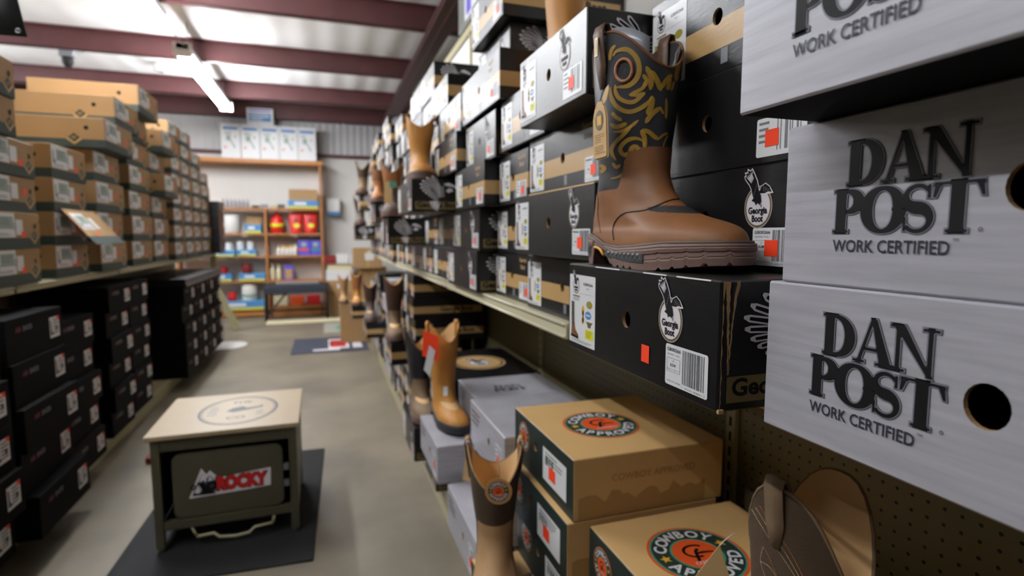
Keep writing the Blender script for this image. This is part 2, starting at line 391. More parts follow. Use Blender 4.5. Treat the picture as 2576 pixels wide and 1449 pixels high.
def cowboy_emblem(r, mono=None):
    D = Deco()
    if mono:
        D.disc(0,0,r,mono,1).disc(0,0,0.60*r,'lining_tan',2).ring(0,0,0.56*r,0.6*r,mono,3)
        D.arc_text('COWBOY',0,0,0.78*r,0.40*r,'lining_tan',148,48,3,bold=0.03).arc_text('APPROVED',0,0,0.78*r,0.40*r,'lining_tan',212,338,3,bold=0.03,inward=True)
        D.star(0.78*r*math.cos(R(12)),0.78*r*math.sin(R(12)),0.15*r,'lining_tan',3).star(0.78*r*math.cos(R(180)),0,0.15*r,'lining_tan',3)
        D.poly([(-0.25*r,-0.05*r),(0.05*r,0.16*r),(0.12*r,0.02*r),(0.36*r,-0.08*r),(0.05*r,-0.12*r)],mono,3)
        return D
    D.disc(0,0,r,'print_orange',1,48).disc(0,0,0.945*r,'print_teal',2,48).disc(0,0,0.905*r,'print_green',3,48)
    D.disc(0,0,0.545*r,'print_teal',4,40).disc(0,0,0.50*r,'print_orange',5,40)
    D.arc_text('COWBOY',0,0,0.725*r,0.35*r,'print_white',153,41,4,bold=0.03).arc_text('APPROVED',0,0,0.725*r,0.35*r,'print_white',203,341,4,bold=0.03,inward=True)
    D.star(0.72*r*math.cos(R(14)),0.72*r*math.sin(R(14)),0.13*r,'print_star',4).star(-0.72*r,0.02*r,0.13*r,'print_star',4)
    # interlocked C and A brand mark
    P=[(0.02*r+0.26*r*math.cos(R(a)),0.08*r+0.20*r*math.sin(R(a))) for a in range(40,300,20)]
    D.strip(P,0.03*r,'print_black',6)
    D.strip([(-0.12*r,-0.25*r),(0.0,0.06*r),(0.1*r,0.14*r)],0.035*r,'print_black',6).strip([(-0.05*r,0.0),(0.15*r,0.0),(0.36*r,-0.04*r)],[0.03*r,0.035*r,0.02*r],'print_black',6)
    D.text('COWBOY',0.05*r,-0.30*r,0.13*r,'print_white',6,bold=0.01)
    return D
def boot_picture(D, x, y, s, dark='print_shaft', foot='print_brown', l=3):
    """little printed boot, height s, lower left at x,y"""
    T = lambda P: [(x+a*s, y+b*s) for a, b in P]
    D.poly(T([(0.02,0.36),(0.0,1.0),(0.10,0.98),(0.18,1.0),(0.20,0.36)]), dark, l)
    D.poly(T([(0.0,0.06),(0.02,0.36),(0.20,0.40),(0.26,0.22),(0.44,0.10),(0.46,0.03),(0.16,0.02)]), foot, l)
    D.poly(T([(-0.01,0.0),(-0.01,0.07),(0.12,0.06),(0.16,0.0),(0.46,-0.02),(0.46,0.05),(0.2,0.05),(0.10,0.05)]), 'print_black', l+1)
    return D
def boot_card(w_, h, detail=True, seed=0):
    """tall white card with a boot picture; lower left at 0,0"""
    D = Deco(); D.rrect(0,0,w_,h,0.002,'white_label',1)
    dk, ft = [('print_shaft','print_brown'),('print_brown','print_brown'),('print_olive','print_brown')][seed % 3]
    D.merge(eagle_emblem(0.085*w_*1.5, True), 0.27*w_, 0.84*h, 1, l=1)
    if detail: D.text('GB00266', 0.73*w_, 0.88*h, 0.055*h, 'print_dark_grey', 2, 0.02, width=0.36*w_).text("Men's", 0.72*w_, 0.82*h, 0.035*h, 'print_grey', 2)
    else: D.rect(0.58*w_, 0.86*h, 0.9*w_, 0.895*h, 'print_grey', 2)
    D.rect(0.06*w_, 0.735*h, 0.94*w_, 0.738*h, 'print_grey', 2).rect(0.14*w_,0.68*h,0.42*w_,0.70*h,'print_gold',2).lines(0.14*w_,0.62*h,0.42*w_,0.67*h,2,'print_grey',2,seed)
    boot_picture(D, 0.08*w_, 0.08*h, 0.54*h*0.98, dk, ft)
    D.disc(0.55*w_,0.50*h,0.05*w_,'print_star',2,ry=0.075*h).disc(0.55*w_,0.36*h,0.045*w_,'print_star',2,ry=0.055*h).rect(0.52*w_,0.33*h,0.58*w_,0.5*h,'print_star',2)
    D.disc(0.79*w_,0.60*h,0.115*w_,'print_olive',2,n=14,ry=0.055*h).disc(0.75*w_,0.45*h,0.115*w_,'print_blue',2,n=20,ry=0.058*h).rect(0.67*w_,0.44*h,0.83*w_,0.46*h,'white_label',3)
    D.poly([(0.66*w_,0.36*h),(0.92*w_,0.36*h),(0.86*w_,0.32*h),(0.84*w_,0.28*h),(0.74*w_,0.28*h),(0.72*w_,0.32*h)],'print_gold',2)
    D.rect(0.64*w_,0.11*h,0.94*w_,0.25*h,'print_yellow',2).lines(0.68*w_,0.13*h,0.9*w_,0.23*h,4,'print_olive',3,seed)
    D.lines(0.08*w_,0.02*h,0.94*w_,0.06*h,3,'print_grey',2,seed)
    return D
def barcode_card(w_, h, size_txt='8.5W', detail=True, sticker=None, seed=1):
    D = Deco(); D.rrect(0,0,w_,h,0.003,'white_label',1)
    if detail:
        D.text('GB00266',0.21*w_,0.88*h,0.115*h,'print_black',2,0.015,width=0.34*w_)
        D.text('PNWDEY  1A-02',0.20*w_,0.76*h,0.05*h,'print_grey',2,width=0.30*w_)
        D.text('US',0.20*w_,0.60*h,0.06*h,'print_dark_grey',2).text(size_txt,0.20*w_,0.50*h,0.10*h,'print_black',2,0.015)
        D.text('EU:41.5 UK:7.5',0.20*w_,0.39*h,0.05*h,'print_grey',2,width=0.30*w_)
        for a,b,c,d in ((0.04,0.66,0.37,0.668),(0.04,0.33,0.37,0.338),(0.04,0.33,0.048,0.668),(0.362,0.33,0.37,0.668)): D.rect(a*w_,b*h,c*w_,d*h,'print_grey',2)
        D.text('MADE IN CHINA',0.22*w_,0.10*h,0.055*h,'print_grey',2,width=0.34*w_)
        D.text('7 18562 00841 5',0.68*w_,0.055*h,0.06*h,'print_grey',2,width=0.54*w_)
    else: D.lines(0.05*w_,0.3*h,0.36*w_,0.93*h,4,'print_grey',2,seed)
    D.bars(0.43*w_,0.13*h,0.94*w_,0.94*h,'print_dark_grey' if detail else 'print_grey',2,seed,24 if detail else 7)
    if sticker: a,b,c,d = sticker; D.rect(a*w_,b*h,c*w_,d*h,'price_orange',4)
    return D
def shoe_card(w_, h, seed=0):
    """wide white box label with sage panel and small boot"""
    D = Deco(); D.rect(0,0,w_,h,'white_label',1); D.rect(0.30*w_,0.40*h,0.92*w_,0.86*h,'print_sage',2)
    boot_picture(D,0.08*w_,0.22*h,0.55*h,'print_dark_grey','print_dark_grey'); D.rect(0.2*w_,0.36*h,0.92*w_,0.39*h,'print_dark_grey',3)
    D.lines(0.1*w_,0.05*h,0.9*w_,0.18*h,2,'print_grey',2,seed).lines(0.36*w_,0.48*h,0.86*w_,0.8*h,4,'print_grey',3,seed); return D

# ------------------------------------------------------------------ carton body
def carton_mesh(L_, D_, H_, board, hole=None, inner='raw_cardboard', bev=0.0018):
    bm = bmesh.new(); bmesh.ops.create_cube(bm, size=1)
    for v in bm.verts: v.co = Vector(((v.co.x+0.5)*D_, v.co.y*L_, (v.co.z+0.5)*H_))
    bmesh.ops.bevel(bm, geom=bm.edges[:], offset=bev, segments=1, affect='EDGES')
    if hole:
        hu, hv, hr = hole
        ff = [f for f in bm.faces if f.normal.x < -0.99][0]; ed = ff.edges[:]
        bm.faces.remove(ff)
        ring = [bm.verts.new((0, -hu-hr*math.cos(2*PI*k/20), hv+hr*1.1*math.sin(2*PI*k/20))) for k in range(20)]
        re = [bm.edges.new((ring[k], ring[(k+1) % 20])) for k in range(20)]
        bmesh.ops.triangle_fill(bm, edges=ed+re, use_beauty=True, normal=(-1,0,0))
        back = [bm.verts.new((0.0045, v.co.y, v.co.z)) for v in ring]
        for k in range(20):
            f = bm.faces.new((ring[k], ring[(k+1) % 20], back[(k+1) % 20], back[k])); f.material_index = 1
    me = bpy.data.meshes.new('carton'); bm.to_mesh(me); bm.free()
    me.materials.append(M[board]); me.materials.append(M[inner])
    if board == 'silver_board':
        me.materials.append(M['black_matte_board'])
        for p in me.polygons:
            if p.normal.z < -0.95: p.material_index = 2  # undersides coloured black, deepening the shade beneath the cartons
    return me
EMB = {}
BOXN = {}
def ordinal(n): return ['bottom','second','third','fourth','fifth','sixth','seventh','eighth','ninth','tenth'][n]
def add_box(style, x, y0, y1, z, h, label, group, side='R', depth=0.33, seed=0, rz=0.0, sticker=True, detail=False, price=None, cards=True, hang=0):
    """a carton whose printed end faces the aisle. x = front face plane, y0..y1 along the aisle"""
    L_ = round(y1-y0, 2); D_ = depth; H_ = round(h, 3); rn = random.Random(seed*31+int(y0*100)+int(z*100))
    rot = (0 if side == 'R' else PI)+rz
    t = thing('boot_box', label, 'box', (x, (y0+y1)/2, z), rot, group)
    near = (lambda u, v, d: (u, -L_/2-d, v)) if side == 'R' else (lambda u, v, d: (D_-u, L_/2+d, v))
    nk = (side, L_, H_, D_)
    def P(name, key, fn, fr, loc=None, lab=None):
        me = cached((name, key), lambda: fn().mesh(name, fr)); o = part(name, me, t, loc)
        if lab: o['label'] = lab
        return o
    if style in ('gb_black', 'gb_band', 'gb_plain'):
        hole = (0.0, 0.52*H_, 0.0105)
        board = {'gb_black':'black_board','gb_band':'banded_board','gb_plain':'black_board'}[style]
        part('carton', cached(('carton', board, L_, D_, H_), lambda: carton_mesh(L_, D_, H_, board, hole)), t)
        ch = H_*0.80; cw = 0.090
        if style != 'gb_plain':
            P('boot_card', (L_, H_, seed % 3, detail), lambda: Deco().merge(boot_card(cw, ch, detail, seed), -L_/2+0.005, H_*0.08), fr_front)
        bw, bh = 0.077, H_*0.35; bu = L_/2-bw-0.015; sx = rn.uniform(0.1, 0.6)
        st = (sx, 0.25, sx+0.28, 0.68) if price is None and sticker else None
        P('barcode_label', (L_, H_, detail, seed % 4 if not detail else seed, st is not None), lambda: Deco().merge(barcode_card(bw, bh, '8.5W' if seed % 2 == 0 else '8.5M', detail, st, seed % 5), bu, H_*0.065), fr_front)
        if price:
            P('price_sticker', (price,), lambda: Deco().rect(price[0], price[1], price[0]+0.0175, price[1]+0.022, 'price_orange', 2), fr_front)
        if style == 'gb_black':
            P('emblem', (L_, H_, detail), lambda: Deco().merge(eagle_emblem(0.0235, not detail), L_/2-0.085, min(H_*0.62, H_-0.052)), fr_front)
            P('side_print', nk, lambda: Deco().rect(0.0108, 0.009, D_-0.004, 0.037, 'gold_band', 1).text('Georgia Boot', 0.0175+0.080, 0.0225, 0.0255, 'print_black', 2, 0.03, width=0.160).merge(big_eagle(0.078), 0.101, 0.052, l=2), near)
        elif style == 'gb_band':
            P('front_lettering', (L_, H_), lambda: Deco().text('Georgia', L_*0.30, H_*0.86, 0.017, 'print_tan', 1, 0.02).text('Boot', L_*0.30, H_*0.73, 0.017, 'print_tan', 1, 0.02), fr_front)
            P('code_sticker', (L_, H_), lambda: Deco().rect(0.01, 0.012, 0.024, 0.032, 'print_grey', 1), fr_front)
            P('side_print', nk, lambda: Deco().text('Georgia Boot', D_*0.62, 0.053, 0.034, 'print_black', 1, 0.03), near)
    elif style == 'silver':
        hole = (0.0, 0.52*H_, 0.0140)
        part('carton', cached(('carton', 'sv', L_, D_, H_), lambda: carton_mesh(L_, D_, H_, 'silver_board', hole)), t)
        def fr():
            D = Deco(); o = 0.0006
            serif_word(D, 'DAN', -0.0805, H_*0.715, 0.0345, 1.07, o); serif_word(D, 'POST', -0.0825, H_*0.445, 0.0345, 1.13, o)
            D.text('WORK CERTIFIED', -0.0895, H_*0.245, 0.0135, 'print_ink', 3, 0.012, width=0.092)
            D.text('TM', -0.040, H_*0.285, 0.003, 'print_ink', 3).ring(-0.0255, H_*0.335, 0.0009, 0.0014, 'print_ink', 3, n=14)
            return D
        P('maker_lettering', (L_, H_), fr, fr_front)
    elif style == 'silver_side':       # long side print, label end facing the aisle
        hole = (0.03, 0.52*H_, 0.011)
        part('carton', cached(('carton', 'sv2', L_, D_, H_), lambda: carton_mesh(L_, D_, H_, 'silver_board', hole)), t)
        def nr():
            D = Deco(); serif_word(D, 'DAN', D_*0.42, H_*0.64, H_*0.28, 1.0, 0.0); serif_word(D, 'POST', D_*0.44, H_*0.33, H_*0.28, 1.0, 0.0)
            D.text('WORK CERTIFIED', D_*0.44, H_*0.12, H_*0.10, 'print_ink', 2); return D
        P('side_lettering', nk, nr, near)
        def tp():
            D = Deco(); serif_word(D, 'DAN', 0, 0.022, 0.038, 1.1, 0.0); serif_word(D, 'POST', 0.0, -0.022, 0.038, 1.2, 0.0); return D
        P('top_lettering', (D_, H_), lambda: tp(), lambda u, v, d: (D_*0.45+u, v, H_+d))
        P('barcode_label', ('s', L_, H_, seed % 3), lambda: Deco().merge(barcode_card(0.06, H_*0.6, '9', False, (0.2,0.2,0.5,0.6), seed % 3), L_/2-0.085, H_*0.1), fr_front)
        P('end_print', ('s', L_, H_, seed % 3), lambda: Deco().lines(-L_/2+0.02,H_*0.5,-L_/2+0.12,H_*0.85,3,'print_dark_grey',1,seed), fr_front)
    elif style == 'cowboy':
        hole = (-0.03, 0.62*H_, 0.010)
        part('carton', cached(('carton', 'cb', L_, D_, H_), lambda: carton_mesh(L_, D_, H_, 'green_end_board', hole)), t)
        P('barcode_label', ('c', L_, H_, seed % 3), lambda: Deco().rect(L_*0.05, H_*0.20, L_*0.41, H_*0.78, 'white_label', 1).lines(L_*0.09,H_*0.55,L_*0.37,H_*0.73,3,'print_grey',2,seed).bars(L_*0.09,H_*0.5,L_*0.22,H_*0.66,'print_dark_grey',3,seed,6).rect(L_*0.15,H_*0.30,L_*0.25,H_*0.52,'price_orange',4), fr_front)
        P('end_emblem', (L_, H_), lambda: Deco().merge(cowboy_emblem(0.036), -L_*0.30, H_*0.60), fr_front)
        P('top_emblem', (D_, H_), lambda: Deco().merge(cowboy_emblem(0.090), 0, 0), lambda u, v, d: (D_*0.42+u, v-0.005, H_+d))
        def sd():
            D = Deco().text('COWBOY APPROVED', D_*0.52, H_*0.63, 0.020, 'print_faint', 1, 0.02, width=D_*0.56)
            rr = random.Random(5); x_ = 0.012; top = []
            while x_ < D_-0.03: top.append((x_, H_*rr.uniform(0.25, 0.44))); x_ += rr.uniform(0.008, 0.022)
            for (a, b), (c, e) in zip(top, top[1:]): D.poly([(a, 0.004), (c, 0.004), (c, e), (a, b)], 'print_faint', 1)
            return D
        P('side_print', nk, sd, near)
    elif style == 'tan_green':
        hole = (L_*0.39, 0.62*H_, 0.0115)
        part('carton', cached(('carton', 'tg', L_, D_, H_), lambda: carton_mesh(L_, D_, H_, 'green_base_board', hole)), t)
        if cards:
            P('boot_card', (L_, H_, seed % 4), lambda: Deco().merge(shoe_card(0.165, H_*0.66, seed), -L_/2+0.010, H_*0.31).rect(-L_/2+0.182, H_*0.38, -L_/2+0.235, H_*0.80, 'white_label', 1).lines(-L_/2+0.16,H_*0.5,-L_/2+0.19,H_*0.72,3,'print_grey',2,seed), fr_front)
        pu = rn.choice((0.03, 0.055, 0.08)); pv = rn.choice((0.30, 0.40, 0.5))
        P('price_sticker', (L_, H_, pu, pv), lambda: Deco().rect(pu, H_*pv, pu+0.028, H_*pv+0.026, 'price_orange', 5), fr_front)
        def dm(cu, hl=False):
            D = Deco(); e = 0.030
            D.poly([(cu-e*1.2,0.043),(cu,0.043-e*0.95),(cu+e*1.2,0.043),(cu,0.043+e*0.9)],'print_tan',1).poly([(cu-e*0.9,0.050),(cu,0.050-e*0.8),(cu+e*0.9,0.050),(cu,0.050+e*0.8)],'print_green',2)
            D.lines(cu-e*0.4,0.042,cu+e*0.4,0.058,2,'print_tan',3)
            return D
        P('front_diamond', (L_, H_), lambda: dm(L_*0.36), fr_front)
        P('side_diamond', nk, lambda: dm(D_*0.70).disc(D_*0.82 if side == 'L' else D_*0.3, H_*0.66, 0.011, 'print_black', 1), near)
    elif style == 'black_shoe':
        part('carton', cached(('carton', 'bs', L_, D_, H_), lambda: carton_mesh(L_, D_, H_, 'black_matte_board', None)), t)
        lw, lh = 0.088, H_*0.52
        def lab():
            D = Deco().rect(0, 0, lw, lh, 'white_label', 1); boot_picture(D, lw*0.05, lh*0.15, lh*0.7, 'print_dark_grey', 'print_dark_grey')
            D.lines(lw*0.36, lh*0.12, lw*0.92, lh*0.9, 5, 'print_dark_grey', 2, seed).rect(lw*0.62, lh*0.3, lw*0.85, lh*0.55, 'print_dark_grey', 3).rect(lw*0.74, lh*0.80, lw*0.98, lh*1.0, 'price_orange', 4); return Deco().merge(D, L_/2-lw-0.03, H_*0.26)
        P('size_label', (L_, H_, seed % 3), lab, fr_front)
        P('maker_lettering', (L_, H_), lambda: Deco().text('AIR', -L_*0.30, H_*0.72, 0.026, 'print_deep_red', 1, 0.02).text('SHOD', -L_*0.15, H_*0.72, 0.026, 'print_grey', 1, 0.02), fr_front)
    return t
# ------------------------------------------------------------------ boots
def smooth(a, b, x):
    t = max(0.0, min(1.0, (x-a)/(b-a))); return t*t*(3-2*t)
def interp(tab, z):
    if z <= tab[0][0]: return tab[0][1]
    for (a, b), (c, d) in zip(tab, tab[1:]):
        if z <= c: return b+(d-b)*(z-a)/(c-a)
    return tab[-1][1]
def spline(tab, z):
    # monotone-ish cubic through table
    n = len(tab)
    if z <= tab[0][0]: return tab[0][1]
    if z >= tab[-1][0]: return tab[-1][1]
    for i in range(n-1):
        if z <= tab[i+1][0]: break
    x0, y0 = tab[i]; x1, y1 = tab[i+1]; h = x1-x0
    def slope(j):
        if j <= 0 or j >= n-1: return (tab[min(j+1,n-1)][1]-tab[max(j-1,0)][1])/(tab[min(j+1,n-1)][0]-tab[max(j-1,0)][0])
        a = (tab[j][1]-tab[j-1][1])/(tab[j][0]-tab[j-1][0]); b = (tab[j+1][1]-tab[j][1])/(tab[j+1][0]-tab[j][0])
        return 0 if a*b <= 0 else 2*a*b/(a+b)
    m0, m1 = slope(i), slope(i+1); t = (z-x0)/h
    return y0*(2*t**3-3*t*t+1)+m0*h*(t**3-2*t*t+t)+y1*(-2*t**3+3*t*t)+m1*h*(t**3-t*t)
BACK = [(0.02,0.004),(0.035,0.0),(0.06,0.0),(0.09,0.008),(0.12,0.018),(0.15,0.025),(0.20,0.026),(0.27,0.022),(0.36,0.018)]
FRONT = [(0.02,0.312),(0.035,0.316),(0.048,0.312),(0.056,0.302),(0.063,0.280),(0.070,0.250),(0.080,0.220),(0.095,0.194),(0.115,0.176),(0.14,0.167),(0.17,0.167),(0.22,0.172),(0.28,0.176),(0.36,0.181)]
AMP = [(0.02,0.050),(0.035,0.0515),(0.05,0.050),(0.06,0.046),(0.075,0.042),(0.095,0.040),(0.13,0.040),(0.18,0.045),(0.25,0.052),(0.30,0.056),(0.36,0.058)]
def boot_pt(phi, z, off=0.0, zs=1.0):
    """surface of the upper: phi 0 = heel centre, pi = toe centre, pi..2pi on -y side"""
    zz = z/zs if z > 0.1 else z
    if zs != 1.0 and z > 0.1: zz = 0.1+(z-0.1)/zs
    b = spline(BACK, zz)-off; f = spline(FRONT, zz)+off; A = spline(AMP, zz)+off
    t = (1-math.cos(phi))/2; x = b+(f-b)*t
    s = smooth(0.05, 0.13, zz)
    q = abs(2*t-1)
    ef = (max(0.0, 1-q**2.8))**(1/2.2)*(0.74+0.26*smooth(0.3, 0.68, t)-0.05*smooth(0.85,1.0,t)); ee = math.sqrt(max(0.0, 1-q*q))
    mid = 1-0.22*math.exp(-((zz-0.078)/0.022)**2)*smooth(0.55,0.95,t)
    y = A*(ef*(1-s)+ee*s)*mid
    if phi > PI: y = -y
    return Vector((x, y, z))
WELT = [(-0.02,0.047),(0.02,0.046),(0.05,0.041),(0.08,0.031),(0.12,0.027),(0.18,0.030),(0.24,0.035),(0.34,0.037)]
def rim_z(phi, H, dip, side):
    """scalloped top: high at the sides, V dips front and back"""
    c = abs(math.cos(phi)); return H-dip*(c**side)
def bound_z(phi, base, amp):
    c = math.cos(phi)   # -1 toe, +1 heel
    t = (1-c)/2
    return base+amp*smooth(0.60, 0.80, t)-0.006*smooth(0.3,0.0,t)
def make_boot(name, label, loc, fwd_deg, H=0.345, dip=0.075, side=2.2, shaft='leather_black', foot='leather_brown', sole='sole_brown', lining='lining_tan', bbase=0.116, bamp=0.045, group=None, hero=False, scale=1.0, hang=None, straps=(1,-1), strap=None, rings=True, tilt=0.0, low=False):
    """fwd_deg: direction of the toe, world degrees about Z"""
    t = thing(name, label, 'boot', loc, R(fwd_deg), group, rx=tilt)
    t.scale = (scale,)*3
    zs = (H-0.1)/0.25
    nphi = 96 if hero else 40; nz1 = 26 if hero else 14; nz2 = 44 if hero else 16
    phis = [2*PI*k/nphi for k in range(nphi)]
    def grid(zlo, zhi, n, m, off=0.0, flip=False, name_='x'):
        mb = MB(); V = []; F = []
        for i in range(n+1):
            for ph in phis:
                a, b = zlo(ph), zhi(ph); z = a+(b-a)*i/n; V.append(boot_pt(ph, z, off, zs))
        for i in range(n):
            for k in range(nphi):
                f = (i*nphi+k, i*nphi+(k+1) % nphi, (i+1)*nphi+(k+1) % nphi, (i+1)*nphi+k)
                F.append(f[::-1] if not flip else f)
        mb.add(V, F, m, True); return mb, V
    wz = lambda ph: interp(WELT, boot_pt(ph, 0.04).x)-0.006
    bz = lambda ph: bound_z(ph, bbase, bamp)
    rz_ = lambda ph: rim_z(ph, H, dip, side)
    g1, _ = grid(wz, bz, nz2, foot); g1.obj('vamp', t)
    g2, V2 = grid(lambda p: bz(p)-0.004, rz_, nz1, shaft, off=-0.0006 if not hero else -0.0008); sh = g2.obj('shaft', t)
    g3, _ = grid(lambda p: 0.07, lambda p: rz_(p)-0.0005, 10, lining, off=-0.0035, flip=True); g3.obj('lining', t)
    # collar binding
    mb = MB(); mb.tube([boot_pt(p, rz_(p), -0.0015, zs) for p in phis], 0.0022, 'leather_trim' if hero else foot, 6, closed=True); mb.obj('collar_binding', t)
    # sole: outline columns, arch gap and toe spring
    n = 200 if hero else 72
    def zb(x, ph):
        if x < 0.040: b = 0.0
        elif x < 0.078: b = 0.026*smooth(0.040,0.046,x)
        else: b = 0.024*(1-smooth(0.078,0.110,x))
        b += 0.011*smooth(0.20,0.325,x)
        if hero and x > 0.10 and (int(x/0.021*1.0)*0.021+0.0035) > x: b += 0.0035
        return b
    prof = [(0.0,0.0045),(0.0,0.0065),(0.34,0.0075),(0.40,0.0068),(0.44,0.0075),(0.62,0.0070),(0.66,0.0085),(0.80,0.0092),(0.86,0.0080),(0.90,0.0088),(1.0,0.0075),(1.0,0.0)]
    V = []; F = []
    for k in range(n):
        ph = 2*PI*k/n
        if hero:  # spread samples evenly in x
            ph = 2*PI*k/n
        for (fz, off) in prof:
            p = boot_pt(ph, 0.036, off); b = zb(p.x, ph); tz = interp(WELT, p.x)
            p.z = b+(tz-b)*fz; V.append(p)
    m_ = len(prof)
    for k in range(n):
        for j in range(m_-1): F.append((k*m_+j, k*m_+j+1, ((k+1) % n)*m_+j+1, ((k+1) % n)*m_+j)[::-1])
    for k in range(n//2):   # underside strips
        a, b2 = k, (n-k) % n; c, d = (k+1), (n-k-1) % n
        F.append((a*m_, c*m_, d*m_, b2*m_)); F.append((a*m_+m_-1, b2*m_+m_-1, d*m_+m_-1, c*m_+m_-1))
    F = [f for f in F if len(set(f)) >= 3]; F = [tuple(dict.fromkeys(f)) for f in F]
    mb = MB(); mb.add(V, F, sole, False); mb.obj('sole', t)
    mb = MB(); mb.tube([Vector((q.x, q.y, interp(WELT, q.x)+0.0012)) for q in [boot_pt(2*PI*k/n, 0.036, 0.0035) for k in range(n)]], 0.0022, 'welt_grey', 6, closed=True); mb.obj('welt', t)
    # pull straps at both sides
    for sgn in straps:
        mb = MB(); xs = 0.096; ph = None
        best = min((abs(boot_pt(p, 0.28, 0, zs).x-xs), p) for p in [PI*k/60 for k in range(61)]); ph = best[1] if sgn > 0 else 2*PI-best[1]
        top = rz_(ph)
        col = strap or foot
        w2 = 0.0125
        def pp(dx, z, off):
            b = boot_pt(ph, z, off, zs); return Vector((b.x+dx, b.y, b.z))
        outer = [(top-0.075, 0.001), (top-0.045, 0.0015), (top-0.02, 0.004), (top+0.002, 0.006), (top+0.012, 0.003), (top+0.012, -0.004), (top+0.0, -0.008), (top-0.03, -0.0065), (top-0.05, -0.006)]
        VV = []
        for z, off in outer:
            wv = w2*(0.45 if z < top-0.07 else 1)
            zc = min(z, 0.36); q = pp(-wv, min(z, top), off); q.z = z; r_ = pp(wv, min(z, top), off); r_.z = z; VV += [q, r_]
        FF = [(2*i, 2*i+1, 2*i+3, 2*i+2) for i in range(len(outer)-1)]
        mb.add(VV, FF, col, True)
        o = mb.obj('pull_strap', t); so = o.modifiers.new('thickness', 'SOLIDIFY'); so.thickness = 0.0022; so.offset = 0
        if hero and sgn < 0:
            mb2 = MB(); a = pp(0, top-0.018, 0.0085); mb2.box((a.x-0.004, a.y-0.0012, a.z-0.013), (a.x+0.004, a.y+0.0008, a.z+0.013), 'brass', 0.0005)
            mb2.add([(a.x-0.0022,a.y-0.0014,a.z-0.011),(a.x+0.0022,a.y-0.0014,a.z-0.011),(a.x+0.0022,a.y-0.0014,a.z+0.011),(a.x-0.0022,a.y-0.0014,a.z+0.011)], [(0,1,2,3)], 'print_tan'); mb2.obj('brand_plate', o)
    return t, sh, V2
def leather(name, rgb, rough=0.55, var=0.25, bump=0.25, spec=0.4):
    m = mat(name, rgb, rough, noise=var, nscale=9, bump=bump, bscale=260, spec=spec); return m
leather('leather_black', (38,38,42), 0.40, 0.12, 0.12); leather('leather_brown', (124,79,41), 0.55, 0.30, 0.12)
leather('leather_trim', (110,66,36), 0.5, 0.1); leather('leather_tan', (186,128,58), 0.6, 0.12); leather('leather_strap', (84,58,40), 0.5, 0.1)
leather('leather_dusty', (120,98,74), 0.75, 0.15); leather('leather_umber', (70,55,40), 0.8, 0.22, 0.4); leather('leather_chocolate', (66,44,32), 0.6, 0.15)
leather('leather_grey', (96,82,74), 0.7, 0.15); leather('leather_amber', (150,96,52), 0.5, 0.15); leather('leather_sand', (168,132,92), 0.7, 0.1)
mat('sole_brown', (112,86,76), 0.65, noise=0.06, nscale=30); mat('sole_black', (34,30,30), 0.6); mat('welt_grey', (78,66,60), 0.55)
mat('insert_grey', (58,62,62), 0.4); mat('lining_tan', (224,184,130), 0.7, noise=0.04, nscale=12); mat('lining_dark', (24,24,26), 0.8)
mat('brass', (196,178,140), 0.35, metal=0.4); mat('thread_gold', (200,156,40), 0.5); mat('thread_ochre', (112,82,24), 0.6)
mat('thread_cream', (214,188,140), 0.6); mat('thread_orange', (206,128,66), 0.6); mat('piping_black', (20,14,12), 0.5)
mat('copper_ring', (164,104,66), 0.5, noise=0.15, nscale=60, bump=0.4, bscale=300); mat('kraft_tag', (206,170,118), 0.7, noise=0.03)
mat('tissue_white', (226,224,222), 0.6); mat('shank_yellow', (214,150,40), 0.5); mat('clear_grey', (132,134,140), 0.25)

# pixel -> ray, used to lay the embroidery out over the curved shaft
def cam_ray(px, py):
    cx = (px-W_PX/2)/F_PX; cy = -(py-H_PX/2)/F_PX
    q = cam.rotation_euler.to_matrix() @ Vector((cx, cy, -1.0)); return q.normalized()

# ================================================================== THE SETTING
def struct(name, mb): return tag(mb.obj(name), kind='structure')
b = MB(); b.box((-6.2,-4.2,-0.06),(3.4,9.6,0.0),'concrete'); struct('floor', b)
b = MB(); b.box((-6.2,-4.2,3.25),(3.4,9.6,3.3),'roof_sheet'); struct('ceiling', b)
b = MB(); b.box((-6.2,9.5,0),(3.4,9.6,3.25),'wall_white')
struct('wall_back', b)
b = MB(); b.box((-6.0,9.47,2.52),(3.2,9.499,3.0),'wall_sheet'); b.box((-6.0,9.45,2.47),(3.2,9.499,2.52),'purlin_red'); struct('trim_1', b)
b = MB(); b.box((-6.2,-4.2,0),(-6.1,9.5,3.25),'wall_dim'); struct('wall_left', b)
b = MB(); b.box((3.3,-4.2,0),(3.4,9.5,3.25),'wall_dim'); struct('wall_right', b)
b = MB(); b.box((-6.1,-4.3,0),(3.3,-4.2,3.25),'wall_grey'); struct('wall_front', b)
def purlin(y, lab, h=0.20):
    m = MB(); z1 = 3.249; z0 = z1-h
    m.box((-6.09,y,z0),(3.29,y+0.006,z1),'purlin_red'); m.box((-6.09,y,z0),(3.29,y+0.065,z0+0.006),'purlin_red'); m.box((-6.09,y-0.06,z1-0.006),(3.29,y,z1),'purlin_red'); m.box((-6.09,y+0.059,z0),(3.29,y+0.065,z0+0.022),'purlin_red')
    tag(m.obj('ceiling_purlin'), lab, 'roof beam', 'dark red roof purlins')
for y, lab in ((-2.5,'dark red roof purlin behind the near end of the aisle'),(-1.0,'dark red roof purlin over the camera end of the aisle'),(0.55,'dark red roof purlin above the nearest boxes'),(2.05,'dark red roof purlin second nearest over the aisle'),
               (3.58,'dark red roof purlin crossing at the top right corner of the photo'),(5.10,'dark red roof purlin crossing above the nearer strip light'),(6.68,'dark red roof purlin crossing above the start of the farther strip light'),(8.28,'dark red roof purlin crossing near the end of the farther strip light')):
    purlin(y, lab)
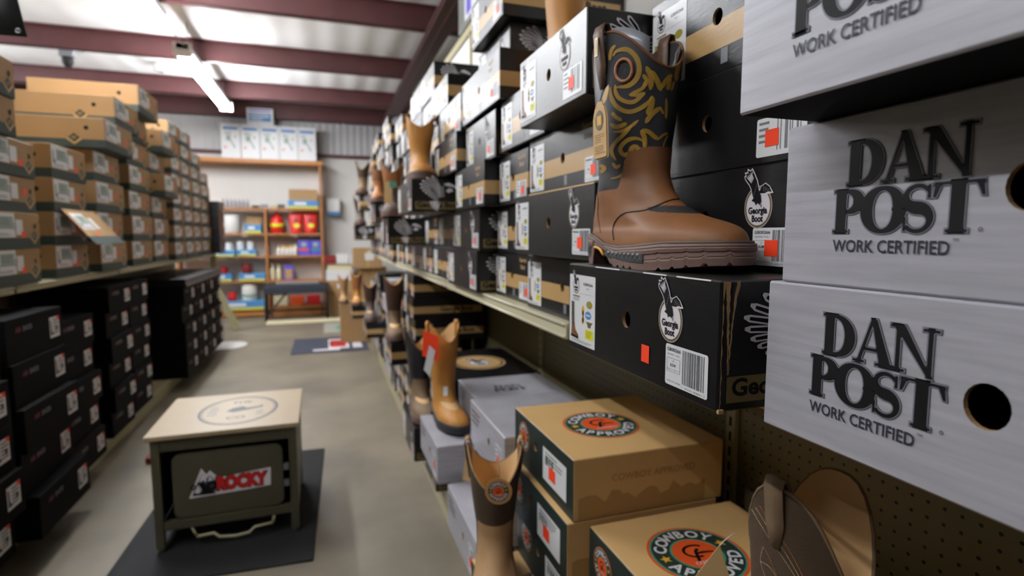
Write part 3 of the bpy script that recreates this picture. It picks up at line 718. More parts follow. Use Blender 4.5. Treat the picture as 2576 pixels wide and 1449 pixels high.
m = MB(); m.box((-6.09,9.30,3.0),(3.29,9.465,3.249),'purlin_red'); tag(m.obj('eave_beam'), 'dark red eave beam along the top of the back wall', 'roof beam')
m = MB(); m.box((0.98,-4.1,2.98),(0.99,9.29,3.04),'purlin_red'); m.box((0.90,-4.1,2.985),(1.08,9.29,3.0),'purlin_red'); m.box((0.985,-4.1,3.0),(0.995,9.29,3.035),'purlin_red')
m.box((0.90,-4.1,3.03),(1.08,9.29,3.045),'purlin_red')
tag(m.obj('rafter_beam'), 'dark red rafter running along the aisle above the right shelves', 'roof beam')

# strip lights
def strip_light(x, y0, z, lab, on=True, L_=2.44):
    t = thing('strip_light', lab, 'ceiling light', (x, y0, z), 0, 'fluorescent strip lights')
    m = MB(); m.box((-0.055,0,0.028),(0.055,L_,0.085),'fixture_white',0.006); m.box((-0.075,0,-0.03),(0.075,0.05,0.09),'fixture_white',0.005); m.box((-0.075,L_-0.05,-0.03),(0.075,L_,0.09),'fixture_white',0.005); m.obj('housing', t)
    for sx in (-0.042, 0.042):
        m = MB(); m.tube([(sx,0.05,-0.004),(sx,L_-0.05,-0.004)], 0.019, 'tube_glow' if (on or sx > 0) else 'white_plastic', 12); m.obj('lamp_tube', t)
    for yy in (0.25, L_-0.25):
        m = MB(); m.tube([(0,yy,0.085),(0,yy,3.25-z-0.0005)], 0.003, 'steel', 6); m.obj('hanger', t)
    return t
strip_light(-1.18, 5.92, 2.90, 'bright strip light, the farther one over the aisle')
strip_light(-1.18, 2.80, 2.90, 'bright strip light cut off by the top edge of the photo')
strip_light(-1.66, -0.60, 2.90, 'strip light over the near end of the aisle beside the camera', False)
strip_light(-4.05, 5.2, 2.90, 'strip light over the next aisle beyond the tan boxes, farther one')
m = MB(); m.tube([(-1.16,5.24,2.95),(-1.15,5.32,2.93),(-1.155,5.6,2.945),(-1.16,5.85,2.955),(-1.16,5.925,2.95)], 0.006, 'clear_grey', 8)
tag(m.obj('light_cable'), 'pale cable linking the two strip lights', 'cable')
# security camera and a small round fitting on the roof
t = thing('ceiling_camera', 'small dark camera hanging from the roof above the tan boxes', 'camera', (-2.35, 6.765, 2.93))
m = MB(); m.box((-0.06,-0.04,0.06),(0.06,0.04,0.12),'clear_grey',0.01); m.obj('base', t)
m = MB(); m.lathe([(0.0,-0.035),(0.03,-0.03),(0.045,0.0),(0.05,0.03),(0.045,0.06)],'rubber_black',16); m.obj('dome', t)
m = MB(); m.tube([(0.04,0.02,0.1),(0.15,0.2,0.2),(0.3,0.6,0.315)],0.004,'clear_grey',6); m.obj('wire', t)
t = thing('round_roof_vent', 'small white round fitting with dark centre on the roof sheet', 'roof fitting', (-1.75, 7.68, 3.15))
m = MB(); m.lathe([(0.0,0.0),(0.07,0.0),(0.085,0.03),(0.085,0.0985)],'white_plastic',20); m.obj('collar', t)
m = MB(); m.lathe([(0.0,-0.004),(0.03,-0.004),(0.03,0.004)],'print_black',14); m.obj('centre', t)
# black banner corner, upper left
t = thing('hanging_banner', 'black fabric banner corner with a metal eyelet hanging at upper left', 'banner', (-0.905,2.30,1.895))
m = MB(); V = []; nx, nz = 14, 12
for i in range(nz+1):
    for k in range(nx+1): z = 1.353*i/nz+(0.012*math.sin(PI*k/nx)*-1 if i == 0 else 0); V.append((-0.62+0.62*k/nx-0.17*z, 0.012*math.sin(k*0.9+i*0.4), z))
F = [(i*(nx+1)+k, i*(nx+1)+k+1, (i+1)*(nx+1)+k+1, (i+1)*(nx+1)+k) for i in range(nz) for k in range(nx)]
m.add(V, F, 'banner_black', True); o = m.obj('cloth', t); so = o.modifiers.new('thickness','SOLIDIFY'); so.thickness = 0.003
m = MB(); m.tube([(-0.020+0.006*math.cos(2*PI*k/16), -0.010, 0.014+0.006*math.sin(2*PI*k/16)) for k in range(16)], 0.0025, 'steel', 8, closed=True); m.obj('eyelet', t)
m = MB(); m.tube([(-0.004,-0.012,0.006),(-0.004-0.17*1.3,-0.012,1.3)],0.0012,'rubber_black',5); m.tube([(-0.6,-0.012,0.008),(-0.004,-0.012,0.006)],0.0012,'rubber_black',5); m.obj('hem_seam', t)

# ================================================================== RIGHT SHELVING
t = thing('right_gondola', 'beige pegboard shelving frame along the right of the aisle', 'shelving', (0.90, 0, 0))
for i, (a, b_) in enumerate(((-1.40,-0.19),(-0.18,1.03),(1.05,2.25),(2.27,3.47),(3.49,4.69),(4.71,5.91),(5.93,6.60))):
    m = MB(); m.box((0.0,a,0.10),(0.012,b_,1.62),'pegboard'); m.box((0.0,a,1.62),(0.012,b_,2.49),'wall_white'); m.obj('back_panel', t)
for y in (-0.185,1.04,2.26,3.48,4.70,5.92):
    m = MB(); m.box((-0.012,y-0.014,0.02),(-0.0005,y+0.014,2.49),'cream_metal'); 
    for k in range(60): m.box((-0.0126,y-0.004,0.12+k*0.036),(-0.0119,y+0.004,0.12+k*0.036+0.022),'print_black')
    m.obj('upright', t)
m = MB(); m.box((-0.015,-1.4,2.495),(0.03,6.6,2.545),'cream_metal',0.004); m.obj('top_rail', t)
m = MB(); m.box((-0.44,-1.4,0.10),(-0.013,6.6,0.149),'cream_metal',0.004); m.obj('base_deck', t)
m = MB(); m.box((-0.43,-1.4,0.0),(-0.42,6.6,0.099),'cream_metal'); m.obj('kick_plate', t)
m = MB(); m.box((0.03,-1.4,2.50),(0.42,6.6,2.52),'cream_metal'); m.obj('top_shelf', t)
for i, (a, b_) in enumerate(((-1.39,-0.20),(-0.17,1.03),(1.05,2.25),(2.27,3.47),(3.49,4.69),(4.71,5.91),(5.93,6.58))):
    t = thing('gondola_shelf', 'beige metal shelf on the right shelving, %s bay from the camera end' % ['','first','second','third','fourth','fifth','sixth'][i] if i else 'beige metal shelf of the right shelving beside the camera', 'shelf', (0.47, a, 1.066), 0, 'shelf sections of the right shelving')
    L_ = b_-a
    m = MB(); m.box((0.012,0,-0.014),(0.417,L_,-0.001),'cream_metal',0.002); m.obj('shelf_board', t)
    lz = -0.015 if i < 2 else -0.034
    m = MB(); m.box((0.0,0.0,lz),(0.012,L_,0.0),'cream_shine',0.003); m.tube([(-0.001,0.004,-0.004),(-0.001,L_-0.004,-0.004)],0.0035,'cream_shine',8); m.tube([(-0.001,0.004,lz+0.004),(-0.001,L_-0.004,lz+0.004)],0.0035,'cream_shine',8); m.obj('price_channel', t)
# goods on the very top of the right shelving
for y, rgb, lab, hh in ((1.95,'plastic_grey','grey lidded bin on the top rail nearest the overhanging box',0.30),(2.75,'plastic_grey','grey lidded bin on the top rail of the right shelving, middle one',0.30),(3.45,'plastic_grey','grey lidded bin on the top rail, farthest of the three',0.28)):
    t = thing('storage_bin', lab, 'storage box', (0.87, y, 2.5455), 0, 'bins on top of the right shelving')
    m = MB(); m.box((0,-0.26,0),(0.34,0.26,hh),rgb,0.012); m.obj('bin_body', t)
    m = MB(); m.box((-0.012,-0.275,hh),(0.352,0.275,hh+0.025),'white_plastic',0.006); m.obj('bin_lid', t)
    D = Deco().rect(-0.08,0.03,0.20,hh-0.03,'white_label',1).rect(-0.04,0.05,0.08,hh-0.05,'print_violet',2); part('bin_label', D.mesh('bin_label', fr_front), t)

GR = {'upR':'boot boxes stacked on the right shelf', 'loR':'boot boxes stacked below the right shelf', 'upL':'tan boot boxes stacked on the left shelf', 'loL':'black shoe boxes stacked below the left shelf'}
# measured boxes, right shelf: style, x, y0, y1, z, h, label
Z0 = 1.0665; P_ = 0.1335
UP = [
 ('gb_black',0.378,0.462,0.836,Z0,0.1365,'black boot box with torn corner directly under the large boot',dict(detail=True,depth=0.40,sticker=False,price=(0.040,0.0235))),
 ('silver',0.40,0.044,0.424,Z0+0.001,0.139,'silver box, lower of the two stacked at right edge, below large boot level',dict(depth=0.36)),
 ('silver',0.402,0.031,0.411,Z0+0.1405,0.139,'silver box at right edge, resting on the lowest silver box',dict(depth=0.36)),
 ('silver',0.325,0.005,0.385,Z0+0.2805,0.14,'silver box jutting out at top right corner, uppermost of the three',dict(depth=0.40)),
 ('gb_band',0.492,0.90,1.345,Z0,0.132,'black box with tan band on the shelf just left of the torn box',{}),
 ('gb_band',0.505,1.352,1.665,Z0,0.132,'black box with tan band on the shelf, second left of the torn box',{}),
 ('gb_black',0.45,1.69,2.12,Z0,0.132,'glossy black box with eagle side resting directly on the right shelf',{}),
 ('gb_band',0.47,2.15,2.54,Z0,0.132,'black box with tan band on the shelf beyond the glossy eagle box',{}),
 ('gb_black',0.515,0.485,0.862,Z0+0.1368,0.1325,'black box with eagle badge behind the toe of the large boot',dict(detail=True,seed=1)),
 ('gb_black',0.45,0.888,1.318,Z0+0.1372,0.138,'black box with worn pale top edge just left of the large boot foot',dict(seed=3,detail=True)),
 ('gb_band',0.50,1.34,1.63,Z0+P_,0.1322,'black box with tan band, second row, left of the worn edge box',dict(seed=1)),
 ('gb_black',0.45,1.655,2.01,Z0+P_,0.1325,'glossy black box with eagle side in the second row of the shelf',dict(seed=2)),
 ('gb_band',0.47,2.03,2.40,Z0+P_,0.1325,'black box with tan band, second row, beyond the glossy eagle box',dict(seed=2)),
 ('gb_plain',0.515,0.485,0.862,Z0+0.2700,0.133,'plain black box with finger hole right of the large boot shaft',dict(seed=4)),
 ('gb_band',0.482,0.905,1.30,Z0+0.2758,0.133,'grey black box with tan band left of the large boot ankle',dict(seed=3,detail=True)),
 ('gb_band',0.482,1.315,1.55,Z0+2*P_,0.133,'black box with tan band, third row, second left of the large boot',dict(seed=1)),
 ('gb_band',0.44,1.565,1.935,Z0+2*P_,0.1325,'black box jutting slightly with tan band side, third row of shelf',dict(seed=2)),
 ('gb_band',0.52,0.50,0.83,Z0+0.4035,0.15,'grey black box with tan band above and right of the large boot',dict(seed=2,detail=True,depth=0.36)),
 ('gb_black',0.405,0.835,1.155,Z0+0.4095,0.136,'black box jutting out with bright glare, left of the boot top',dict(seed=1,depth=0.40)),
 ('gb_band',0.47,1.175,1.50,Z0+0.4095,0.133,'black box with tan band half hidden behind the glaring box',dict(seed=4)),
 ('gb_black',0.46,1.52,1.86,Z0+3*P_,0.1325,'glossy black box with badge in the fourth row of the shelf',dict(seed=0)),
 ('gb_band',0.43,1.875,2.28,Z0+3*P_,0.1325,'black box with tan band, fourth row, beyond the glossy badge box',dict(seed=3)),
 ('gb_band',0.45,1.45,1.865,Z0+4*P_+0.009,0.1325,'black box with tan band side, fifth row, left of the glaring box',dict(seed=1)),
 ('gb_band',0.45,1.89,2.27,Z0+4*P_,0.1325,'black box with tan band, fifth row, tilted away from the camera',dict(seed=2)),
 ('gb_black',0.535,1.62,1.97,Z0+5*P_+0.0085,0.1325,'glossy black box with eagle side below the topmost jutting box',dict(seed=0)),
 ('gb_band',0.45,2.10,2.44,Z0+5*P_,0.115,'black box with tan band side topping the sixth row',dict(seed=2)),
 ('gb_band',0.50,1.58,1.93,Z0+6*P_+0.0085,0.15,'black box with tan band jutting out at the very top',dict(seed=1,depth=0.38)),
 ('gb_black',0.252,1.72,2.065,Z0+2*P_-0.006,0.115,'x',{}),
]
UP = UP[:-1]
for i, (st, x, y0, y1, z, h, lab, kw) in enumerate(UP):
    k = dict(seed=i % 4); k.update(kw)
    add_box(st, x, y0, y1, z, h, lab, GR['upR'], **k)
# one box in the second column pulled far out to carry the tan boot, and the rest of the shelf beyond
far_cols = [2.47,2.84,3.21,3.58,3.95,4.32,4.69,5.06,5.43,5.80]
WORD = ['first','second','third','fourth','fifth','sixth','seventh','eighth','ninth','tenth']
tall = [7,7,6,7,7,8,7,8,8,7]
pulled = {(1,1):0.30,(7,3):0.30,(8,1):0.27,(4,2):0.33,(5,4):0.36}
rn = random.Random(3)
for c, y0 in enumerate(far_cols):
    z = Z0
    for r in range(tall[c]):
        if y0 < 2.5 and r == 0: y0_ = 2.56
        else: y0_ = y0
        st = rn.choice(['gb_band','gb_band','gb_black']); x = rn.uniform(0.445,0.485)
        x = pulled.get((c, r), x); h = 0.1325
        add_box(st, x, y0_, y0+0.355, z, h, 'black boot box on the right shelf, %s row up, %s column beyond the tan boot' % (WORD[r], WORD[c]), GR['upR'], seed=rn.randrange(4))
        z += P_
# ================================================================== BELOW THE RIGHT SHELF
def stack(style, x, y0, y1, z, h, n, lab, grp, pull=None, **kw):
    for r in range(n):
        xx = x[r] if isinstance(x, (list, tuple)) else x
        st = style[r] if isinstance(style, (list, tuple)) else style
        add_box(st, xx, y0, y1, z+r*(h+0.0008), h, lab % ordinal(r), grp, seed=r, **kw)
ZB = 0.1495
stack('cowboy',0.47,0.20,0.575,ZB,0.135,3,'tan box with dark green end, %s under the big brown boot at lower right',GR['loR'],depth=0.34)
stack('cowboy',[0.48,0.475,0.47,0.482],0.665,0.955,ZB,0.13,4,'tan box with green end, %s in the stack beside the big lower right boot',GR['loR'],depth=0.34)
stack('cowboy',[0.44,0.335,0.462,0.442,0.455],0.975,1.335,ZB,0.13,5,'tan box with green end, %s in the tallest round emblem stack',GR['loR'],depth=0.36)
stack('silver_side',[0.45,0.36,0.45,0.44],1.38,1.745,ZB,0.139,4,'silver box, %s of the stack left of the tan emblem boxes',GR['loR'],depth=0.34)
stack('silver_side',[0.48,0.44,0.335,0.49],1.79,2.14,ZB,0.13,4,'silver box, %s of the stack around the tan boot',GR['loR'],depth=0.34)
stack(['gb_black','gb_black'],[0.42,0.33],2.28,2.64,ZB,0.145,2,'black eagle box, %s under the dark shafted boot',GR['loR'],depth=0.36)
stack('gb_band',0.47,2.20,2.66,ZB+0.2925,0.12,1,'tan banded black box, %s layer beneath the wide flat eagle box',GR['loR'])
t = thing('flat_boot_box', 'wide flat black box with tan eagle print on its lid', 'box', (0.455,2.45,ZB+0.4135), 0)
part('carton', carton_mesh(0.56,0.40,0.10,'black_board',None), t)
D = Deco().disc(0,0,0.125,'print_tan',1,ry=0.14).ring(0,0,0.105,0.113,'print_black',2,ry0=0.12,ry1=0.128).merge(eagle_emblem(0.05,True),0,-0.02,1,l=3); part('lid_print', D.mesh('lid_print', lambda u, v, d: (0.2+u, v, 0.10+d)), t)
D = Deco().rect(-0.24,0.01,-0.12,0.05,'print_tan',1).rect(0.16,0.01,0.23,0.06,'white_label',1); part('end_print', D.mesh('end_print', fr_front), t)
stack('gb_band',0.47,2.76,3.08,ZB,0.124,3,'tan banded black box, %s in the low stack behind the dark boot',GR['loR'])
stack(['gb_band']*7,[0.46,0.45,0.46,0.33,0.465,0.455,0.46],3.10,3.47,ZB,0.124,7,'tan banded black box, %s in the tall stack under the right shelf',GR['loR'],depth=0.40)
rn = random.Random(11)
for c in range(7):
    y0 = 3.52+c*0.385; n = [6,5,6,5,6,5,5][c]; hh = 0.124
    xs = [rn.uniform(0.43,0.47) for _ in range(n)]
    if c == 3: xs[2] = 0.30
    if c == 6: xs[2] = 0.24
    stack(['gb_band','gb_black','silver_side'][c % 3],xs,y0,y0+0.37,ZB,hh,n,'boot box, %s in the '+WORD[c]+' stack beyond the tall banded stack',GR['loR'],depth=0.36)

# ================================================================== LEFT SHELVING
t = thing('left_gondola', 'beige shelving frame along the left of the aisle', 'shelving', (-1.62, 0, 0))
m = MB(); m.box((-0.012,1.2,0.10),(0.0,7.2,1.86),'pegboard'); m.obj('back_panel', t)
m = MB(); m.box((0.001,1.2,0.06),(0.41,7.2,0.099),'cream_metal',0.004); m.obj('base_deck', t)
m = MB(); m.box((0.39,1.2,0.0),(0.40,7.2,0.059),'cream_metal'); m.obj('kick_plate', t)
m = MB(); m.box((0.36,7.17,0.10),(0.42,7.2,1.2),'cream_metal',0.004); m.obj('end_post', t)
for i, (a, b_) in enumerate(((1.2,2.78),(2.80,3.99),(4.01,5.19),(5.21,6.39),(6.41,7.16))):
    t = thing('gondola_shelf', 'beige metal shelf under the tan boxes, %s section from the camera' % WORD[i], 'shelf', (-1.205, a, 1.046), 0, 'shelf sections of the left shelving'); L_ = b_-a
    m = MB(); m.box((-0.405,0,-0.03),(-0.012,L_,-0.001),'cream_metal',0.002); m.obj('shelf_board', t)
    m = MB(); m.box((-0.012,0,-0.036),(0.0,L_,0.0),'cream_metal',0.003); m.tube([(0.001,0.004,-0.012),(0.001,L_-0.004,-0.012)],0.007,'cream_shine',8); m.obj('price_channel', t)
def lbox(col, row, x, y0, y1, z, h, depth=0.36, rz=0.0, lab=None, **kw):
    add_box('tan_green', x, y0, y1, z, h, lab or 'tan boot box with green base, %s in the %s stack on the left shelf' % (ordinal(row), WORD[col]), GR['upL'], side='L', depth=depth, seed=row*3+col, rz=rz, **kw)
ZL = 1.0465
for r in range(6): lbox(0, r, -1.19+0.006*(r % 2)+(0.035 if r > 3 else 0), 2.60-(0.17 if r > 3 else 0), 2.98-(0.20 if r > 3 else 0), ZL+r*0.1475, 0.1465)
for r in range(4): lbox(1, r, -1.195+0.004*r, 3.14, 3.52, ZL+r*0.156, 0.155, rz=R([0,0,0.6,-0.8][r]))
for r in range(4): lbox(2, r, -1.17-0.01*(r % 2), 3.62, 4.04, ZL+r*0.166, 0.165, rz=R([0,0.5,-1.0,1.0][r]))
lbox(2, 4, -1.10, 3.58, 4.03, 1.712, 0.157, depth=0.47, lab='long tan box jutting out, lowest of three long ones at upper left')
lbox(2, 5, -1.105, 3.77, 4.19, 1.8705, 0.158, depth=0.55, lab='long tan box jutting out, middle of three long ones at upper left')
for r in range(6): lbox(3, r, -1.19+0.01*(r % 2), 4.22, 4.66, ZL+r*0.1640, 0.163)
lbox(3, 6, -1.10, 4.205, 4.64, 2.032, 0.165, depth=0.58, lab='long tan box, topmost of all the boxes on the left shelf')
for r in range(6): lbox(4, r, -1.20+(0.09 if r in (3,5) else 0.01*(r % 2)), 4.76, 5.15, ZL+r*0.162, 0.161)
rn = random.Random(5)
for c in range(4):
    for r in range(8 if c < 2 else 7-(c > 2)): lbox(5+c, r, -1.17+rn.uniform(-0.008,0.008), 5.22+c*0.39, 5.22+c*0.39+0.375, ZL+r*0.1405, 0.1395)
# fallen open lid hanging off the second stack
t = thing('open_box_lid', 'open tan box lid with green edge hanging off the second stack', 'box lid', (-1.185, 3.40, ZL+0.325), R(0), ry=0)
m = MB(); m.box((0,-0.20,-0.20),(0.004,0.20,0.0),'green_base_board'); xf = Matrix.Rotation(R(-38),4,'Y')
m = MB(); m.box((0.0,-0.20,-0.165),(0.004,0.20,0.0),'raw_cardboard',xf=xf); m.box((0.0,-0.20,-0.215),(0.004,0.20,-0.165),'print_green',xf=xf); m.obj('lid_flap', t)
D = Deco().merge(shoe_card(0.15,0.10,2),-0.17,-0.125).rect(0.0,-0.12,0.05,-0.05,'white_label',1).rect(-0.07,-0.165,-0.045,-0.14,'price_orange',5)
part('boot_card', D.mesh('boot_card', lambda u, v, d: tuple(xf @ Vector((0.004+d, u, v)))), t)
# dark boxes low left
def dbox(col, row, x, y0, y1, z, h, **kw): add_box('black_shoe', x, y0, y1, z, h, 'black shoe box with white size label, %s in the %s stack under the left shelf' % (ordinal(row), WORD[col]), GR['loL'], side='L', seed=row+col, depth=kw.pop('depth',0.36), **kw)
ZK = 0.0995
for r in range(5): dbox(0, r, -1.10+[0.0,0.04,0.02,0.02,0.0][r], 2.06, 2.40, ZK+r*0.160, 0.159)
for r in range(5): dbox(1, r, -1.10+[0.05,0.0,0.03,0.0,-0.01][r], 2.47, 2.93, ZK+r*0.168, 0.167, rz=R([0,1,-1,0.5,0][r]))
for r in range(5): dbox(2, r, -1.14-[0,0.02,0,0.03,0.02][r], 3.0, 3.42, ZK+r*0.150, 0.149)
for r in range(6): dbox(3, r, -1.17+0.02*(r % 2), 3.62, 4.0, ZK+r*0.143, 0.142)
for r in range(6): dbox(4, r, -1.19+0.01*(r % 2), 4.08, 4.46, ZK+r*0.142, 0.141)
for c in range(4):
    for r in range(5): dbox(5+c, r, -1.08-0.02*(r == 3), 5.0+c*0.42, 5.0+c*0.42+0.40, ZK+r*0.147, 0.146, depth=0.45)
t = thing('flat_black_case', 'wide flat black lid lying on the far dark stacks at left', 'box lid', (-1.06,5.8,ZK+5*0.147), 0)
m = MB(); m.box((-0.46,-0.8,0),(0.0,0.8,0.065),'black_board',0.006); m.obj('lid_top', t)
m = MB(); m.box((-0.47,-0.81,0.0),(0.01,0.81,0.02),'black_board',0.003); m.obj('lid_lip', t)
# far dark and pinkish stack at the end of the left shelving
for r in range(4):
    add_box('gb_plain', -1.09, 6.80, 7.14, ZL+r*0.142, 0.141, 'dark box, %s in the stack at the far end of the left shelf' % ordinal(r), 'dark boxes at the far end of the left shelf', side='L', seed=r, depth=0.34, sticker=False)

# ================================================================== BACK OF THE STORE
bx0, bx1, by = -1.56, -0.06, 9.18
t = thing('wall_shelf_unit', 'tall wooden shelf unit against the back wall', 'shelf unit', (0,0,0))
def wood(nm, lo, hi, bev=0.004): m = MB(); m.box(lo, hi, 'oak', bev); return m.obj(nm, t)
wood('side_post',(bx1,by,0.0),(bx1+0.03,9.448,2.31)); wood('side_post',(-2.05,by,0.0),(-2.02,9.448,2.31)); wood('side_post',(-0.86,by,0.0),(-0.83,9.448,1.64))
wood('top_board',(-2.05,by-0.02,2.31),(0.0,9.448,2.37))
LZ = [1.62,1.245,0.905,0.53]
for z in LZ[:1]: wood('shelf_board',(-2.015,by,z),(-0.065,9.448,z+0.03))
for z in LZ[1:]: wood('shelf_board',(-2.015,by,z),(-0.865,9.448,z+0.025)); wood('shelf_board',(-0.825,by,z),(-0.065,9.448,z+0.025))
wood('plinth',(-2.015,by+0.02,0.02),(-0.865,9.448,0.12))
def carton2(lab, loc, s, m_, grp=None, deco=None, cat='box', name='product_box', rz=0):
    t = thing(name, lab, cat, loc, rz, grp); b = MB(); b.box((-s[0]/2,0,0),(s[0]/2,s[1],s[2]),m_,0.004); b.obj('box_body', t)
    if deco: part('front_print', deco.mesh('front_print', lambda u, v, d: (u, -d, v)), t)
    return t
for i in range(5):
    D = Deco().rect(-0.10,0.41,0.10,0.45,'print_blue',1).disc(0.06,0.31,0.013,'print_olive',1).strip([(-0.01,0.27),(0.03,0.20),(0.05,0.15)],[0.007,0.006,0.010],'print_grey',1).rect(-0.06,0.25,0.0,0.33,'print_sage',1).rect(-0.09,0.14,-0.06,0.17,'print_orange',1).lines(-0.08,0.34,0.02,0.38,2,'print_grey',1,i)
    carton2('white printed carton on the top board, %s from the left of five' % WORD[i], (-1.265+i*0.262,9.19,2.3705),(0.255,0.24,0.50),'white_label','white cartons on the top board',D,name='white_carton')
D = Deco().rect(-0.15,0.05,0.15,0.17,'print_blue',1).lines(-0.13,0.06,0.13,0.16,3,'white_label',2,2).rect(-0.15,0.20,0.15,0.22,'print_violet',1)
carton2('white and blue carton lying on top of the five white cartons',(-0.86,9.20,2.872),(0.36,0.2,0.24),'white_label',None,D,name='white_carton')
blue = lambda w_, h: Deco().rect(-w_/2,h*0.3,w_/2,h,'print_blue',1).rect(-w_/2,0,w_/2,h*0.3,'print_yellow',1).rect(-w_/2,h*0.2,w_/2,h*0.38,'print_sage',2).rect(-w_*0.3,h*0.45,w_*0.1,h*0.8,'white_label',2)
mat('print_sky', (90,176,222), 0.5)
def tray(lab, x, z, w_, h=0.10, tall_=None, y=9.17):
    t = thing('display_tray', lab, 'display box', (x, y, z), 0, 'blue and yellow display trays'); b = MB(); b.box((-w_/2,0,0),(w_/2,0.22,h),'print_sky',0.003)
    b.obj('tray', t); part('front_print', blue(w_*0.98,h*0.96).mesh('front_print', lambda u, v, d: (u,-d,v+0.002)), t)
    if tall_: b = MB(); b.box((-w_/2+0.01,0.16,h),(w_/2-0.01,0.21,h+tall_),'raw_cardboard',0.003); b.obj('back_card', t)
    return t
zt = 1.6505
tray('blue tray with tall tan card on the shelf at upper right', -0.30, zt, 0.44, 0.12, 0.18)
tray('small blue tray with tan card on the second left shelf', -1.02, 1.2705, 0.22, 0.13, 0.12)
tray('long blue tray overhanging the third left shelf', -1.52, 0.9305, 0.5, 0.09, y=9.05)
tray('long blue tray on the third left shelf beside the overhanging one', -1.12, 0.9305, 0.27, 0.09)
tray('blue tray with red goods at the far left of the fourth shelf', -1.45, 0.5555, 0.22, 0.11)
tray('blue tray with red jar on the fourth left shelf', -1.06, 0.5555, 0.36, 0.11)
tray('blue tray on the bottom left shelf holding a white tub', -1.22, 0.1205, 0.62, 0.13)
def pot(lab, x, z, r, h, m_, cat='tub', prof=None, grp=None, name='tub', y=9.30, lidm=None, band=None):
    t = thing(name, lab, cat, (x,y,z), 0, grp); b = MB(); b.lathe(prof or [(0,0),(r*0.92,0),(r,h*0.05),(r,h*0.86),(r*0.96,h*0.9)], m_, 18); b.obj('body', t)
    b = MB(); b.lathe([(r*0.98,h*0.9),(r*1.0,h*0.91),(r*1.0,h)] if not prof else [(r*0.3,h*0.86),(r*0.3,h)], lidm or m_, 14); b.obj('lid', t)
    if band: b = MB(); b.lathe([(r*1.01,h*0.27),(r*1.01,h*0.45)], band, 18); b.obj('wrap_label', t)
    return t
pot('white plastic tub on the second left shelf',-1.33,1.2705,0.115,0.27,'white_plastic')
pot('tilted looking white pail in the blue tray on the bottom shelf',-1.12,0.252,0.11,0.24,'white_plastic',band='print_sage')
pot('dark red jar standing in the fourth shelf tray',-1.14,0.667,0.07,0.14,'print_deep_red')
pot('red jar standing in the left fourth shelf tray',-1.46,0.667,0.06,0.10,'print_red')
pot('red can in the bottom shelf tray, left of the white pail',-1.36,0.252,0.06,0.13,'print_red')
for i, (x, r) in enumerate(((-1.38,0.055),(-1.22,0.05),(-1.08,0.05))): pot('white jar on the third left shelf, %s from the left' % WORD[i], x, 0.9305 if i == 0 else 1.0215, r, 0.20 if i == 0 else 0.13, 'white_plastic', grp='white jars on the third left shelf', name='jar', cat='jar', y=9.33)
for i in range(7):
    x = -1.42+i*0.055; t = thing('bottle', 'small clear bottle on the upper left shelf, %s in its row' % WORD[i], 'bottle', (x,9.28,zt), 0, 'clear bottles on the upper left shelf')
    b = MB(); b.lathe([(0,0),(0.02,0),(0.022,0.01),(0.022,0.09),(0.01,0.11),(0.01,0.13)],'clear_grey',10); b.obj('body', t)
for i, x in enumerate((-0.98,-0.86,-0.73,-0.62)): carton2('small dark packet lying on the upper shelf, %s from left' % WORD[i],(x,9.24,zt),(0.10,0.12,0.04+0.02*(i % 2)),['rubber_black','clear_grey','cream_metal','olive_metal'][i],'small packets on the upper shelf',name='packet',cat='packet')
bp = lambda r, h: [(0,0),(r*0.85,0),(r,h*0.08),(r,h*0.55),(r*0.8,h*0.70),(r*0.35,h*0.8),(r*0.3,h*0.86)]
pot('red jug with yellow label on the second right shelf',-0.69,1.2705,0.10,0.33,'red_pouch',prof=bp(0.10,0.33),name='jug',cat='bottle',band='print_yellow',lidm='red_pouch')
for i, x in enumerate((-0.42,-0.21)):
    t = thing('pouch', 'big red pouch with yellow patch, %s of two' % ('left' if i == 0 else 'right'), 'pouch', (x,9.28,1.2705), 0, 'red pouches on the second right shelf')
    b = MB(); V = []; nz_ = 8
    for k in range(nz_+1):
        f = k/nz_; th = 0.05*(1-f)**0.7+0.004; wv = 0.085+0.018*f
        for a in range(16): V.append((wv*math.copysign(abs(math.cos(2*PI*a/16))**0.6,math.cos(2*PI*a/16)), th*math.sin(2*PI*a/16), 0.31*f))
    F = [(k*16+a, k*16+(a+1) % 16, (k+1)*16+(a+1) % 16, (k+1)*16+a) for k in range(nz_) for a in range(16)]+[tuple(range(16))[::-1], tuple(nz_*16+a for a in range(16))]
    b.add(V, F, 'red_pouch', True); b.obj('body', t)
    part('front_print', Deco().disc(0.01,0.12,0.05,'print_yellow',1,ry=0.035).disc(0,0.20,0.03,'print_deep_red',1).mesh('front_print', lambda u, v, d: (u,-0.052*(1-v/0.31)**0.7-0.006-d,v)), t)
for i in range(5): pot('small white bottle on the third right shelf, %s from left' % WORD[i], -0.68+i*0.060, 0.9305, 0.028, 0.15+0.03*(i == 4), 'white_plastic', prof=bp(0.028,0.15+0.03*(i == 4)), grp='white bottles on the third right shelf', name='bottle', cat='bottle', y=9.22, lidm='print_black' if i == 2 else None)
carton2('orange carton behind the small white bottles',(-0.54,9.32,0.9305),(0.26,0.1,0.15),'print_star',name='orange_carton')
for i, x in enumerate((-0.315,-0.145)):
    carton2('violet printed carton, %s of the pair on the third right shelf' % ('left' if i == 0 else 'right'),(x,9.21,0.9305),(0.165,0.16,0.23),'print_violet','violet cartons',Deco().rect(-0.07,0.07,0.07,0.11,'print_teal' if i else 'print_orange',1).disc(0,0.17,0.04,'print_sage',1),name='violet_carton')
for i, x in enumerate((-0.78,-0.69)): pot('tall white bottle on the fourth right shelf, %s one' % ('left' if i == 0 else 'right'), x, 0.5555, 0.035, 0.24, 'cream_plastic', prof=bp(0.035,0.24), grp='tall white bottles on the fourth shelf', name='bottle', cat='bottle', y=9.26)
